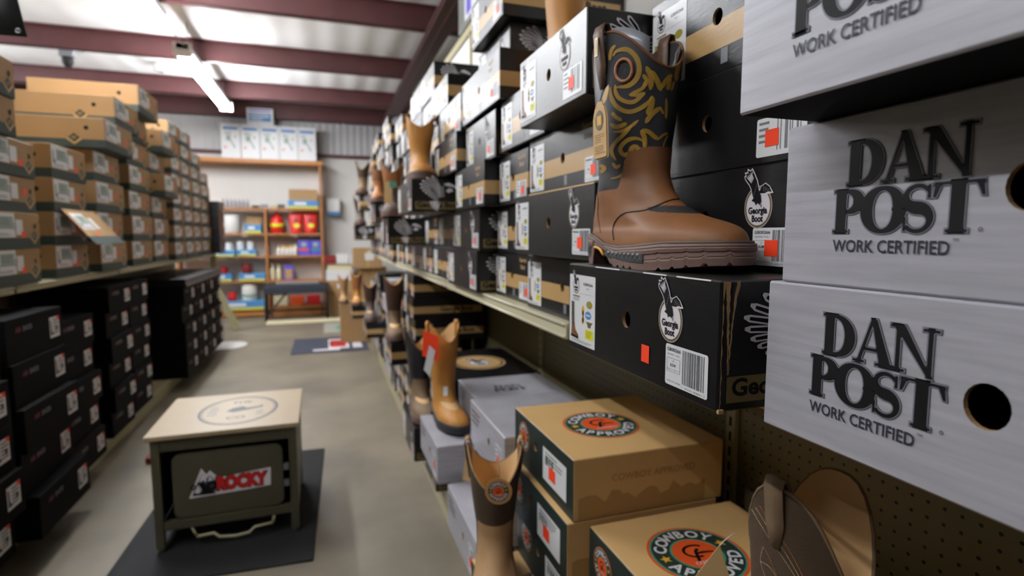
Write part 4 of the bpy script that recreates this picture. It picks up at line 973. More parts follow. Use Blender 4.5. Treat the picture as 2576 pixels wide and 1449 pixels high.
carton2('purple packet beside the tall white bottles',(-0.55,9.24,0.5555),(0.13,0.1,0.22),'print_violet',None,Deco().rect(-0.05,0.02,0.05,0.17,'print_faint',1),name='purple_packet',cat='packet')
# bench with a dark padded roll in front of the unit
t = thing('black_stand', 'black metal stand with grey padded top in front of the shelf unit', 'stand', (-0.40,8.80,0))
for sx in (-0.44,0.40):
    for sy in (-0.12,0.14): b = MB(); b.tube([(sx,sy,0.0),(sx,sy,0.52)],0.018,'rubber_black',8); b.obj('leg', t)
b = MB(); b.box((-0.47,-0.16,0.50),(0.43,0.18,0.53),'rubber_black',0.006); b.obj('top_frame', t)
b = MB(); b.box((-0.45,-0.165,0.40),(0.41,-0.10,0.52),'print_slate',0.02); b.obj('front_pad', t)
b = MB(); b.tube([(-0.44,-0.12,0.06),(-0.15,-0.12,0.42)],0.014,'rubber_black',8); b.obj('brace', t)
b = MB(); b.tube([(-0.44,0.14,0.12),(0.40,0.14,0.12)],0.014,'rubber_black',8); b.obj('cross_bar', t)
b = MB(); b.box((-0.30,-0.08,0.531),(0.30,0.05,0.555),'clear_grey',0.01); b.obj('tray', t)
for i, (x, m_) in enumerate(((-0.68,'cream_plastic'),(-0.44,'print_orange'),(-0.20,'print_red'))): carton2('low carton under the black stand, %s from the left' % WORD[i],(x,9.22,0.0 if False else 0.16),(0.2,0.15,0.14),m_,'cartons under the black stand',name='low_carton')
b = MB(); b.box((-0.80,9.19,0.0),(-0.08,9.44,0.159),'oak',0.004); tag(b.obj('low_plinth'), 'low wooden plinth under the right half of the shelf unit', 'plinth')
b = MB(); b.box((-0.82,8.35,0.0),(0.25,8.64,0.018),'cream_plastic',0.006); tag(b.obj('pale_rug'), 'pale ragged rug strip on the floor before the black stand', 'rug')
# goods in the right far corner
for i, (x, y, z, s, lab) in enumerate(((0.22,9.0,0.0,(0.45,0.4,0.34),'brown cardboard carton at floor level in the far right corner'),(0.20,9.02,0.341,(0.42,0.38,0.20),'brown cardboard carton stacked second in the far right corner'),(0.68,8.7,0.0,(0.40,0.35,0.75),'tall brown carton beside the far corner cartons'),(0.60,8.6,0.751,(0.42,0.36,0.30),'brown carton on the tall carton in the far corner'))):
    t = thing('cardboard_carton', lab, 'carton', (x,y,z), 0, 'cartons in the far corner'); b = MB(); b.box((-s[0]/2,0,0),(s[0]/2,s[1],s[2]),'raw_cardboard',0.004); b.obj('box_body', t)
    part('tape', Deco().rect(-0.02,0,0.02,s[2],'print_tan',1).rect(-s[0]*0.1,s[2]*0.4,s[0]*0.2,s[2]*0.75,'white_label',2).mesh('tape', lambda u, v, d: (u,-d,v)), t)
t = carton2('white carton stacked on the far corner cartons',(0.20,9.04,0.542),(0.40,0.32,0.16),'white_label',name='white_box'); carton2('cream tub shaped carton below the pink packs',(0.2,9.05,0.703),(0.36,0.3,0.1),'cream_plastic',name='white_box')
for i in range(3): carton2('pink and white wrapped pack on the corner cartons, %s one' % WORD[i],(0.06+i*0.19,9.02,0.804),(0.18,0.28,0.12+0.03*(i % 2)),['print_deep_red','white_label','print_white'][i],'wrapped packs in the corner',name='wrapped_pack',cat='packet')
t = thing('wall_dispenser', 'white dispenser with a blue base on the back wall', 'dispenser', (0.14,9.469,1.56)); b = MB(); b.box((-0.10,-0.11,0.05),(0.10,0,0.26),'white_plastic',0.02); b.obj('cover', t); b = MB(); b.box((-0.09,-0.12,0.0),(0.09,0,0.05),'print_blue',0.01); b.obj('base', t)
# leaning plank at left
b = MB(); b.box((-0.045,-0.02,0),(0.045,0.02,0.80),'cream_metal',0.006); o = b.obj('leaning_board'); o.location = (-1.13,7.98,0.022); o.rotation_euler = (R(4),R(-22),0); tag(o,'pale narrow board leaning at the end of the left shelving','board')
b = MB(); b.lathe([(0,0),(0.045,0),(0.05,0.02),(0.03,0.04)],'white_plastic',16,sx=1.5); o = b.obj('floor_glare'); o.location=(-1.1,6.9,0.0); o.scale=(3,5,0.3); tag(o,'pale floor glare by the leaning board, shaped as a thin disc','glare')  # bright floor glare laid on as a thin white disc
# door mats
def matrug(name, lab, x0, y0, x1, y1, m_, deco=None, rz=0):
    t = thing(name, lab, 'mat', ((x0+x1)/2,(y0+y1)/2,0), rz); b = MB(); w_, h_ = (x1-x0)/2, (y1-y0)/2; b.box((-w_,-h_,0.0005),(w_,h_,0.008),m_,0.002); b.obj('mat_base', t)
    if deco: part('mat_print', deco.mesh('mat_print', lambda u, v, d: (u,v,0.008+d)), t)
D = Deco().rect(-0.02,-0.28,0.20,0.28,'print_white',1).rect(0.0,-0.20,0.17,0.22,'print_red',2).rect(0.24,-0.28,0.34,0.28,'print_white',1).rect(-0.18,-0.36,0.10,-0.28,'print_white',1).text('R',0.085,0.02,0.3,'print_deep_red',3,0.03)
matrug('floor_mat','dark blue floor mat with a red and white emblem',-0.38,6.15,0.42,7.05,'mat_navy',D)
D = Deco().rect(-0.18,-0.12,0.25,0.12,'print_teal',1)
mat('mat_grey',(150,148,136),0.9); matrug('floor_mat','pale grey floor mat with green print beyond the blue mat',-0.05,7.35,0.62,8.2,'mat_grey',D)
matrug('floor_mat','dark rubber mat under the fitting stool',-0.78,2.18,-0.06,3.35,'mat_dark',None,R(-2))
b = MB(); b.box((-0.42,-0.20,0.0),(0.3,0.25,0.035),'print_deep_red',0.01); o = b.obj('red_cushion'); o.location=(-0.55,3.62,0.0005); tag(o,'dark red flat cushion on the floor behind the fitting stool','cushion')

# ================================================================== FITTING STOOL
t = thing('fitting_stool', 'low metal stool with pale wooden top and mountain goat logo on the front', 'stool', (-0.40,2.40,0.0085), R(0.5))
hw, dp, ht = 0.262, 0.50, 0.455
for sx in (-1, 1):
    for yy in (0.0, dp-0.03):
        b = MB(); b.box((sx*hw-(0.03 if sx > 0 else 0),yy,0.012),(sx*hw+(0 if sx > 0 else 0.03),yy+0.03,ht),'olive_metal',0.003); b.box((sx*hw-(0.022 if sx > 0 else -0.008),yy+0.008,0.0),(sx*hw+(-0.008 if sx > 0 else 0.022),yy+0.022,0.012),'steel',0.002); b.obj('leg', t)
b = MB(); b.box((-hw+0.03,0.004,0.085),(hw-0.03,0.03,0.12),'olive_metal',0.003); b.obj('front_rail', t); b = MB(); b.box((-hw+0.03,0.004,ht-0.05),(hw-0.03,0.03,ht),'olive_metal',0.003); b.obj('front_rail', t)
for sx in (-1,1): b = MB(); b.box((sx*hw-0.012 if sx>0 else -hw+0.0,0.03,0.09),(sx*hw if sx>0 else -hw+0.012,dp-0.03,ht),'olive_metal',0.002); b.obj('side_panel', t)
b = MB(); b.box((-hw+0.012,0.06,0.075),(hw-0.012,dp-0.03,0.09),'olive_metal',0.002); b.obj('bottom_pan', t)
b = MB(); b.box((-hw+0.03,dp-0.03,0.09),(hw-0.03,dp-0.02,ht),'olive_metal',0.002); b.obj('back_panel', t)
pan = Deco(); pan.rrect(-0.195,0.125,0.205,0.385,0.03,'olive_metal',1)
b = MB(); P = pan.it[0][0]; n = len(P)
b.add([(u,0.012,v) for u, v in P]+[(u,0.022,v) for u, v in P], [tuple(range(n)), tuple(range(n,2*n))[::-1]]+[(k,k+n,(k+1) % n+n,(k+1) % n) for k in range(n)], 'olive_metal'); b.obj('front_door', t)
b = MB(); b.box((0.208,0.008,0.27),(0.228,0.02,0.30),'steel',0.003); b.box((0.208,0.008,0.20),(0.228,0.02,0.23),'steel',0.003); b.obj('latch', t)
b = MB(); b.box((-hw-0.018,-0.012,ht),(hw+0.012,dp+0.03,ht+0.018),'maple_top',0.003); b.obj('wooden_top', t)
D = Deco(); D.ring(0.02,0,0.148,0.158,'print_ink',1,ry0=0.193,ry1=0.203,n=60).ring(0.02,0,0.141,0.1435,'print_ink',1,ry0=0.186,ry1=0.1885,n=60)
D.poly([(-0.03,-0.01),(-0.01,0.03),(0.03,0.05),(0.05,0.02),(0.10,0.03),(0.11,0.05),(0.115,0.02),(0.06,-0.01),(0.03,-0.02),(0.0,-0.03)],'print_dark_grey',1)
D.text('THE',0.02,0.115,0.045,'print_dark_grey',1,0.01).text('CO',0.02,-0.11,0.05,'print_dark_grey',1,0.01).lines(-0.10,-0.07,-0.055,0.07,4,'print_grey',1,3).lines(0.095,-0.10,0.135,-0.03,3,'print_grey',1,4)
part('top_stamp', D.mesh('top_stamp', lambda u, v, d: (u, dp/2+v, ht+0.018+d)), t)
D = Deco()   # sticker: mountain peaks, ram head, red slab lettering
X0 = -0.135
D.poly([(X0,0.205),(X0+0.042,0.31),(X0+0.058,0.285),(X0+0.072,0.30),(X0+0.10,0.268),(X0+0.29,0.285),(X0+0.288,0.218),(X0+0.20,0.212)],'print_white',1,0.004)
D.poly([(X0+0.004,0.209),(X0+0.043,0.298),(X0+0.058,0.275),(X0+0.071,0.288),(X0+0.094,0.255),(X0+0.085,0.209)],'print_slate',2).poly([(X0+0.043,0.296),(X0+0.032,0.262),(X0+0.048,0.270),(X0+0.055,0.258),(X0+0.058,0.275)],'print_white',3).poly([(X0+0.071,0.286),(X0+0.062,0.262),(X0+0.075,0.266),(X0+0.082,0.262)],'print_white',3)
D.poly([(X0+0.022,0.262),(X0+0.05,0.256),(X0+0.062,0.235),(X0+0.09,0.209),(X0+0.03,0.209),(X0+0.045,0.225),(X0+0.028,0.232)],'print_black',4).poly([(X0+0.014,0.222),(X0+0.03,0.218),(X0+0.04,0.232),(X0+0.03,0.252),(X0+0.022,0.244)],'print_white',4)
D.ring(X0+0.076,0.243,0.008,0.019,'print_black',5,n=20).ring(X0+0.012,0.244,0.004,0.011,'print_black',5,n=14)
LW = X0+0.093
D.text('ROCKY',LW+0.094,0.248,0.072,'print_black',4,0.10,width=0.196).text('ROCKY',LW+0.094,0.249,0.072,'print_red',5,0.07,width=0.186)
part('logo_sticker', D.mesh('logo_sticker', lambda u, v, d: (u, 0.012-d*2, v)), t)
b = MB(); b.tube([(-0.12,0.012,0.040),(-0.06,0.010,0.045),(-0.04,0.006,0.028),(0.02,0.004,0.022),(0.07,0.004,0.028),(0.09,0.010,0.045),(0.16,0.012,0.050)],0.006,'cream_metal',8); b.tube([(0.16,0.012,0.050),(0.165,0.012,0.084)],0.006,'cream_metal',8); b.tube([(-0.12,0.012,0.040),(-0.14,0.014,0.084)],0.005,'cream_metal',8); b.obj('carry_handle', t)

# ================================================================== BOOTS
hero, hsh, hV = make_boot('work_boot', 'large brown pull-on boot with black shaft and gold stitching on torn box', (0.436,0.846,1.2035), -85.5, H=0.332, dip=0.060, side=2.2, bbase=0.113, bamp=0.055, hero=True, strap='leather_strap', lining='lining_dark')
bpy.context.view_layer.update()
def bvh_of(o):
    me = o.data; mw = o.matrix_world
    return BVHTree.FromPolygons([mw @ v.co for v in me.vertices], [list(p.vertices) for p in me.polygons])
ch = {c.name.split('.')[0]: c for c in hero.children}
bs, bv = bvh_of(ch['shaft']), bvh_of(ch['vamp'])
inv = hero.matrix_world.inverted()
def hit(tree, px, py, off):
    d = cam_ray(px, py); r = tree.ray_cast(CAM, d)
    if r[0] is None: return None
    n = r[1] if r[1].dot(d) < 0 else -r[1]
    return inv @ (r[0]+n*off)
def catmull(P, step):
    out = []; P = [Vector(p) for p in P]
    for i in range(len(P)-1):
        p0 = P[max(i-1,0)]; p1 = P[i]; p2 = P[i+1]; p3 = P[min(i+2,len(P)-1)]
        n = max(1, int((p2-p1).length/step))
        for k in range(n):
            t_ = k/n; out.append(0.5*((2*p1)+(p2-p0)*t_+(2*p0-5*p1+4*p2-p3)*t_*t_+(3*p1-p0-3*p2+p3)*t_**3))
    out.append(P[-1]); return out
mb = MB()
def band(P, w_, org, taper=True, sc=4.83):
    Q = catmull([(org[0]+x/sc, org[1]+y/sc) for x, y in P], 1.25); n = len(Q); hw_ = w_*1.18/sc/2; prev = None
    for i, q in enumerate(Q):
        tg = (Q[min(i+1,n-1)]-Q[max(i-1,0)]).normalized(); nn = Vector((-tg.y, tg.x)); f = i/(n-1)
        ww = hw_*(min(1.0, 0.25+4*f, 0.25+4*(1-f)) if taper else 1)
        R_ = [hit(bs, q.x+nn.x*ww*s_, q.y+nn.y*ww*s_, 0.0004) for s_ in (-1,-0.35,0.35,1)]
        if None in R_: prev = None; continue
        if prev:
            V = prev+R_; mb.add(V, [(0,1,5,4),(1,2,6,5),(2,3,7,6)], 'thread_ochre')
            if i % 2 == 0:
                A = [a.lerp(b_, 0.15) for a, b_ in zip(prev, R_)]; B_ = [a.lerp(b_, 0.95) for a, b_ in zip(prev, R_)]
                up = [hit(bs, q.x+nn.x*ww*s_*0.98, q.y+nn.y*ww*s_*0.98, 0.0011) for s_ in (-1,-0.35,0.35,1)]
                if None not in up:
                    mid = [(a+b_)/2 for a, b_ in zip(prev, up)]
                    lift = [u_-r_ for u_, r_ in zip(up, R_)]
                    A = [a+l_*0.8 for a, l_ in zip(A, lift)]; B_ = [a+l_*0.8 for a, l_ in zip(B_, lift)]
                    mb.add(A+B_, [(0,1,5,4),(1,2,6,5),(2,3,7,6)], 'thread_gold')
        prev = R_
c1 = (1460,20); c2 = (1460,280)
for P, w_ in (([(400,590),(440,530),(520,505),(600,520),(680,600),(715,700),(710,800),(660,890),(570,950),(430,965)],52),
              ([(430,450),(380,520),(360,640)],34),
              ([(430,930),(430,1010),(470,1090),(560,1140),(650,1140),(730,1085),(790,1040)],44),
              ([(590,1055),(690,1060),(790,1030)],34),([(800,870),(770,960),(700,1010),(610,1045)],36),
              ([(370,960),(380,1080),(430,1180),(520,1245),(620,1260),(740,1215),(830,1140),(870,1070)],46),
              ([(870,1070),(862,1180),(815,1300)],62),
              ([(800,710),(860,850),(850,1000)],52),([(760,810),(810,890),(760,960)],44),([(850,760),(920,860),(980,1010)],54),
              ([(980,980),(1040,880),(1110,810)],44),([(1085,850),(1060,1000)],44),([(1200,680),(1165,780),(1160,890)],40),([(1135,890),(1100,1010)],22),
              ([(1040,1100),(1040,1220),(1035,1350)],26),([(790,1400),(870,1290),(970,1210)],50),([(960,1200),(1010,1290)],24)): band(P, w_, c1)
for P, w_ in (([(390,10),(430,65),(510,112)],40),([(370,150),(450,190),(570,145)],46),([(400,255),(520,235),(620,180),(710,105)],34),
              ([(640,165),(500,310),(400,420),(385,500),(440,595)],42),
              ([(775,440),(770,370),(690,330),(590,345),(510,410),(490,480),(540,530),(610,500),(625,445),(680,430),(715,490),(690,580),(630,660),(560,730),(480,790),(375,820)],44),
              ([(735,230),(780,320),(782,445)],48),([(740,228),(830,250),(900,310),(955,345)],46),([(950,335),(1000,290),(1060,262)],26),([(1060,290),(1020,370),(1000,440)],14),
              ([(395,625),(440,680),(490,650)],34),([(550,595),(560,670),(545,760)],36),([(215,650),(300,690),(235,760),(205,860)],40)): band(P, w_, c2)
mb.obj('gold_embroidery', hero)
# pull hole with copper ring
def loop(tree, cx, cy, rx, ry, off, n=28, rot=0.0): 
    out = []
    for k in range(n):
        a = 2*PI*k/n; p = hit(tree, cx+rx*math.cos(a)*math.cos(rot)-ry*math.sin(a)*math.sin(rot), cy+rx*math.cos(a)*math.sin(rot)+ry*math.sin(a)*math.cos(rot), off)
        if p: out.append(p)
    return out
rg = loop(bs, 1571, 177, 20.5, 28, 0.0014, 30, 0.12)
if len(rg) > 10:
    mb = MB(); mb.tube(rg, 0.0024, 'copper_ring', 8, closed=True); mb.obj('pull_hole_ring', hero)
    ri = loop(bs, 1571, 177, 19, 27, 0.0006, 30, 0.12); mb = MB(); mb.add(ri, [tuple(range(len(ri)))], 'lining_dark'); mb.obj('pull_hole', hero)
def hline(tree, pts, r, m_, name, off=0.0004, step=3, dash=None, org=(0,0), sc=1.0):
    Q = catmull([(org[0]+x/sc, org[1]+y/sc) for x, y in pts], step); H_ = [hit(tree, q.x, q.y, off) for q in Q]; mb = MB()
    if dash:
        for a, b_ in zip(H_[:-1:2], H_[1::2]):
            if a and b_: mb.tube([a, a.lerp(b_, 0.95)], r, m_, 5)
    else:
        run = []
        for h_ in H_+[None]:
            if h_: run.append(h_)
            else:
                if len(run) > 1: mb.tube(run, r, m_, 6)
                run = []
    return mb
c3 = (1450,450); s3 = 5.6
mb = hline(bv, [(530,860),(515,780),(515,700),(540,620),(600,530),(690,475),(790,462),(900,452),(1000,430),(1150,370),(1300,310),(1400,287),(1500,292),(1560,315)], 0.0011, 'piping_black', 'x', 0.0003, 3, None, c3, s3)
if mb.v: mb.obj('vamp_piping', hero)
mb = MB()
for k in range(4):
    q = hline(bv, [(1155+28*k,405+24*k),(1300+12*k,355+26*k),(1430+8*k,338+25*k),(1560+8*k,352+28*k),(1680,400+22*k),(1790,470+20*k),(1890,540+14*k)] if k % 2 == 0 else [(1155+28*k,405+24*k),(1300+12*k,355+26*k),(1430+8*k,338+25*k),(1560+8*k,352+28*k)], 0.00028, 'thread_orange', 'x', 0.0002, 1.6, True, c3, s3)
    mb.v_ = None
    base = len(mb.v); mb.v += q.v; mb.f += [[i+base for i in f] for f in q.f]; 
    for mm in q.mats: mb.mi(mm)
    mb.m += [mb.mi(q.mats[x]) for x in q.m]; mb.smooth += q.smooth
if mb.v: mb.obj('vamp_stitching', hero)
mb = hline(bv, [(300,200),(310,330),(305,480),(320,640),(340,760)], 0.0009, 'leather_trim', 'x', 0.0003, 3, None, c3, s3)
if mb.v: mb.obj('side_seam', hero)
# textured rubber inserts on the sole
def sole_pt(x, zf, off):
    ph = min(((abs(boot_pt(p, 0.036, 0.008).x-x), p) for p in [PI+PI*k/200 for k in range(201)]))[1]
    p = boot_pt(ph, 0.036, off); return p
def insert(x0, x1, zlo, zhi, nt):
    mb = MB(); n = 24; V = []
    for i in range(n+1):
        x = x0+(x1-x0)*i/n; p = sole_pt(x, 0, 0.0086); V += [Vector((p.x,p.y,zlo(x))), Vector((p.x,p.y,zhi(x)))]
    mb.add(V, [(2*i,2*i+2,2*i+3,2*i+1) for i in range(n)], 'insert_grey')
    for k in range(nt):
        a = x0+(x1-x0)*k/nt; b_ = x0+(x1-x0)*(k+1)/nt; c_ = (a+b_)/2
        for (xa, xb, xc, up) in ((a,b_,c_,True),(c_,b_+(b_-a)*0.5,b_,False)):
            if xb > x1: continue
            z = [zlo(xa)+0.001, zlo(xb)+0.001, zhi(xc)-0.001] if up else [zhi(xa)-0.001, zhi(xb)-0.001, zlo(xc)+0.001]
            A = [sole_pt(v, 0, 0.0088) for v in (xa, xb, xc)]; T = [Vector((q.x,q.y,zz)) for q, zz in zip(A, z)]
            ctr = sum(T, Vector())/3; tip = ctr+Vector((0,-0.0009,0)); T = [ctr+(q-ctr)*0.8 for q in T]
            mb.add(T+[tip], [(0,1,3),(1,2,3),(2,0,3)], 'insert_grey')
    mb.obj('sole_insert', hero)
insert(0.004,0.034,lambda x:0.011,lambda x:0.031,3)
insert(0.088,0.205,lambda x:0.0125-0.003*smooth(0.1,0.16,x)+0.004*smooth(0.085,0.1,0.185-x),lambda x:0.0235,9)
mb = MB(); a = [sole_pt(0.044+0.036*k/6,0,0.0055) for k in range(7)]; mb.tube([Vector((p.x,p.y,z)) for p, z in zip(a,(0.026,0.0268,0.0265,0.0255,0.0235,0.020,0.015))],0.0026,'shank_yellow',6); mb.obj('yellow_shank', hero)
# packing film inside the shaft
mb = MB(); V = []
for i in range(9):
    for k in range(13):
        ph = PI+0.15*PI+0.75*PI*k/12; z = 0.22+0.095*i/8+0.026*math.sin(PI*k/12)*i/8; p = boot_pt(ph, min(z,0.35), -0.006-0.001*i); V.append((p.x, p.y, z))
mb.add(V, [(i*13+k,i*13+k+1,(i+1)*13+k+1,(i+1)*13+k) for i in range(8) for k in range(12)], 'clear_grey', True); o = mb.obj('packing_film', hero); o.modifiers.new('t','SOLIDIFY').thickness = 0.001
mb = MB(); V = []
for i in range(7):
    for k in range(9):
        ph = 0.60*PI+0.30*PI*k/8; z = 0.19+0.105*i/6+0.016*math.sin(PI*k/8)*i/6; p = boot_pt(ph, min(z,0.35), -0.006); V.append((p.x, p.y, z))
mb.add(V, [(i*9+k,i*9+k+1,(i+1)*9+k+1,(i+1)*9+k) for i in range(6) for k in range(8)], 'clear_grey', True); o = mb.obj('packing_film', hero); o.modifiers.new('t','SOLIDIFY').thickness = 0.001
# kraft hang tags: two rounded cards hanging by the seam
def card_obj(name, label, cat, pts_px, depth_pt, thick, m_, deco=None, group=None):
    pass
t = thing('hang_tag', 'kraft card hang tag tied to the large boot with gold stitching', 'tag', (0.373,0.722,1.363), R(0))
t.scale = (0.82,)*3
D = Deco(); P = [(-0.019,-0.004),(-0.017,-0.0055),(0.017,-0.0055),(0.019,-0.004),(0.019,0.062),(0.014,0.078),(0.006,0.09),(-0.006,0.09),(-0.014,0.078),(-0.019,0.062)]
xf = Matrix.Rotation(R(-82),4,'Z') @ Matrix.Rotation(R(-3),4,'Y')
def slab(P, th, m_, xf, y0=0.0):
    mb = MB(); n = len(P); mb.add([(u,y0,v) for u, v in P]+[(u,y0+th,v) for u, v in P], [tuple(range(n)), tuple(range(n,2*n))[::-1]]+[(k,k+n,(k+1) % n+n,(k+1) % n) for k in range(n)], m_, xf=xf); return mb
slab(P,0.0007,'kraft_tag',xf).obj('front_card', t); slab([(u*0.98+0.003,v-0.002) for u, v in P],0.0007,'kraft_tag',xf,0.002).obj('back_card', t)
slab([(0.010,0.082),(0.019,0.088),(0.027,0.104),(0.026,0.112),(0.017,0.108),(0.008,0.094)],0.0007,'kraft_tag',xf,0.001).obj('small_leaf_card', t)
D = Deco().disc(0,0.058,0.0115,'print_dark_grey',1,ry=0.017).disc(0,0.058,0.0095,'print_gold',2,ry=0.0145).rect(-0.006,0.050,0.006,0.066,'print_star',3).lines(-0.014,0.020,0.014,0.036,4,'print_faint',1,2).lines(-0.014,0.001,0.014,0.016,4,'print_faint',1,5)
part('tag_print', D.mesh('tag_print', lambda u, v, d: tuple(xf @ Vector((u,-d,v)))), t)
mb = MB(); mb.tube([xf @ Vector((0,0.001,0.088)), xf @ Vector((0.004,0.006,0.11)), xf @ Vector((0.006,0.012,0.135))],0.0007,'print_black',5); mb.obj('tag_string', t)

# torn corner of the box under the boot
box0 = [o for o in bpy.data.objects if o.get('label','').startswith('black boot box with torn corner')][0]
yN = -0.37/2-0.0008; HB = 0.1365
mb = MB(); rn = random.Random(2)
def ragged(xl, xr, z0, z1, d0, m_='raw_cardboard'):
    n = 26; V = []
    for i in range(n+1):
        f = i/n; z = z0+(z1-z0)*f; V += [(xl(f)+rn.uniform(-.0006,.0006), yN-d0, z), (xr(f)+rn.uniform(-.0008,.0008), yN-d0, z)]
    mb.add(V, [(2*i,2*i+1,2*i+3,2*i+2) for i in range(n)], m_)
ragged(lambda f: 0.0, lambda f: 0.0012+0.002*smooth(0.85,1,f), 0.001, HB, 0.0030)
ragged(lambda f: 0.0078-0.0045*f, lambda f: 0.0092-0.001*f, 0.040, HB, 0.0034)
ragged(lambda f: 0.0090+0.0075*f*f, lambda f: 0.0104+0.0102*f*f, 0.040, HB, 0.0034)
mb.box((-0.001,yN-0.0035,-0.0005),(0.006,yN,0.004),'raw_cardboard',0.001)
mb.obj('torn_edge', box0)
mb = MB(); rn = random.Random(4)
for (a, b_) in ((-0.17,-0.11),(-0.09,-0.04),(0.02,0.09)):   # scuffed pale top edge
    mb.box((-0.0006,a,HB-0.0012),(0.0006,b_,HB+0.0003),'tissue_white')
mb.obj('worn_edge', box0)
for key, LL, HH in (('black box with worn pale top edge',0.43,0.138),):
    bo = [o for o in bpy.data.objects if o.get('label','').startswith(key)][0]
    mb = MB(); mb.box((-0.0006,-LL/2+0.003,HH-0.0022),(0.0008,LL/2-0.1,HH+0.0004),'kraft_tag'); mb.obj('worn_edge', bo)

# the other boots
def strapname(): pass
make_boot('work_boot','tan leather pull-on boot standing on the black eagle box, far shelf',(0.395,2.42,Z0+2*P_+0.1155),-98,H=0.275,dip=0.05,shaft='leather_tan',foot='leather_tan',sole='sole_brown',group='display boots')
add_box('gb_black',0.30,2.03,2.43,Z0+2*P_-0.0005,0.1155,'black eagle box jutting far out under the tan display boot',GR['upR'],seed=0,depth=0.33,sticker=True)
make_boot('work_boot','brown boot with pale lining on a jutting box, right of centre',(0.37,3.16,Z0+2*P_),-100,H=0.30,dip=0.06,shaft='leather_amber',foot='leather_grey',group='display boots')
make_boot('work_boot','grey brown western boot high on the far right boxes',(0.36,5.38,Z0+4*P_),-100,H=0.30,dip=0.07,shaft='leather_umber',foot='leather_dusty',group='display boots')
make_boot('work_boot','brown boot halfway up the far right boxes',(0.34,5.74,Z0+2*P_),-95,H=0.28,dip=0.05,shaft='leather_chocolate',foot='leather_grey',group='display boots')
make_boot('work_boot','reddish brown boot among the far right boxes, third row',(0.40,4.26,Z0+3*P_),-100,H=0.28,dip=0.05,shaft='leather_brown',foot='leather_amber',group='display boots')
make_boot('work_boot','wheat coloured boot top at the upper edge behind the glaring box',(0.610,1.430,Z0+0.5430),-105,H=0.38,dip=0.04,shaft='leather_tan',foot='leather_tan',group='display boots')
b1,_,_ = make_boot('work_boot','tan pull-on boot with orange tag on the silver boxes',(0.405,2.17,ZB+3*0.1308),-84,H=0.37,dip=0.06,side=3,shaft='leather_tan',foot='leather_tan',sole='sole_black',group='display boots',scale=1.0)
b2,_,_ = make_boot('work_boot','dusty brown boot with black shaft left of the tan tagged boot',(0.385,2.60,ZB+2*0.1458),-88,H=0.37,dip=0.085,shaft='leather_black',foot='leather_dusty',sole='sole_brown',group='display boots',scale=1.05)
b3,_,_ = make_boot('work_boot','brown boot with dark shaft and pale rim by the tall banded stack',(0.385,3.42,ZB+4*0.1248),-95,H=0.36,dip=0.05,shaft='leather_chocolate',foot='leather_dusty',group='display boots')
make_boot('work_boot','dark brown boot on the far lower boxes beside the floor mat',(0.36,4.99,ZB+3*0.1248),-95,H=0.33,dip=0.05,shaft='leather_chocolate',foot='leather_grey',group='display boots')
make_boot('work_boot','tan boot at the far end of the lower right boxes',(0.31,6.12,ZB+3*0.1248),-95,H=0.34,dip=0.05,shaft='leather_amber',foot='leather_tan',group='display boots')
make_boot('work_boot','pale tan boot on the floor level past the right shelving',(0.20,6.95,0.45),-95,H=0.32,dip=0.05,shaft='leather_sand',foot='leather_sand',group='display boots')
t = thing('display_crate', 'brown carton carrying the pale tan boot past the right shelving','carton',(0.28,6.87,0.0)); b = MB(); b.box((-0.14,-0.25,0),(0.2,0.2,0.449),'raw_cardboard',0.004); b.obj('box_body', t)
make_boot('work_boot','umber suede boot with round red emblem tag standing on tan box',(0.400,1.335,ZB+2*0.1308),-107,H=0.31,dip=0.075,side=1.2,shaft='leather_umber',foot='leather_sand',lining='lining_tan',bbase=0.075,bamp=0.085,group='display boots',scale=1.12)
make_boot('work_boot','big umber boot with cream stitching at the lower right corner',(0.575,0.640,ZB+3*0.1358),-82,H=0.355,dip=0.13,side=2.6,shaft='leather_umber',foot='leather_dusty',lining='lining_tan',group='display boots',scale=1.06,straps=(-1,))

# ================================================================== TAGS AND SMALL THINGS ON THE DISPLAY BOOTS
def boot_named(lab): return [o for o in bpy.data.objects if o.get('label','') == lab][0]
def bvh_children(o, names):
    bpy.context.view_layer.update(); V = []; F = []
    for c in o.children:
        if c.type == 'MESH' and c.name.split('.')[0] in names:
            b_ = len(V); V += [c.matrix_world @ v.co for v in c.data.vertices]; F += [[i+b_ for i in p.vertices] for p in c.data.polygons]
    return BVHTree.FromPolygons(V, F)
def stitch_lines(boot, tree, lines, r, name, dash=True, step=2.2):
    iv = boot.matrix_world.inverted(); by = {}
    for pts, m_ in lines:
        mb = by.setdefault('x', MB()); Q = catmull(pts, step); H_ = []
        for q in Q:
            d = cam_ray(q.x, q.y); h_ = tree.ray_cast(CAM, d)
            if h_[0] is None: H_.append(None); continue
            n_ = h_[1] if h_[1].dot(d) < 0 else -h_[1]; H_.append(iv @ (h_[0]+n_*0.0005))
        for i in range(0, len(H_)-1, 2 if dash else 1):
            if H_[i] and H_[i+1] and (H_[i]-H_[i+1]).length < 0.03: mb.tube([H_[i], H_[i+1]], r, m_, 5)
    for mb in by.values():
        if mb.v: mb.obj(name, boot)
big = boot_named('big umber boot with cream stitching at the lower right corner'); tb = bvh_children(big, ('shaft',))
L_ = []
for k, m_ in enumerate(('thread_cream','thread_cream','thread_orange')):
    o = 10*k; L_.append(([(1892+o,1282-0.5*o),(1930+o,1345-0.6*o),(1968+o,1400-0.6*o),(2000+o,1449)], m_))
L_ += [([(1920,1375),(1935,1400),(1955,1449)],'thread_orange'),([(1920,1378),(1914,1410),(1925,1449)],'thread_cream'),([(1914,1412),(1935,1425),(1952,1448)],'thread_cream'),([(1828,1262),(1836,1254),(1848,1252)],'thread_cream'),([(1830,1276),(1838,1266),(1848,1264)],'thread_cream'),([(1832,1352),(1840,1335),(1847,1347),(1833,1352)],'thread_cream')]
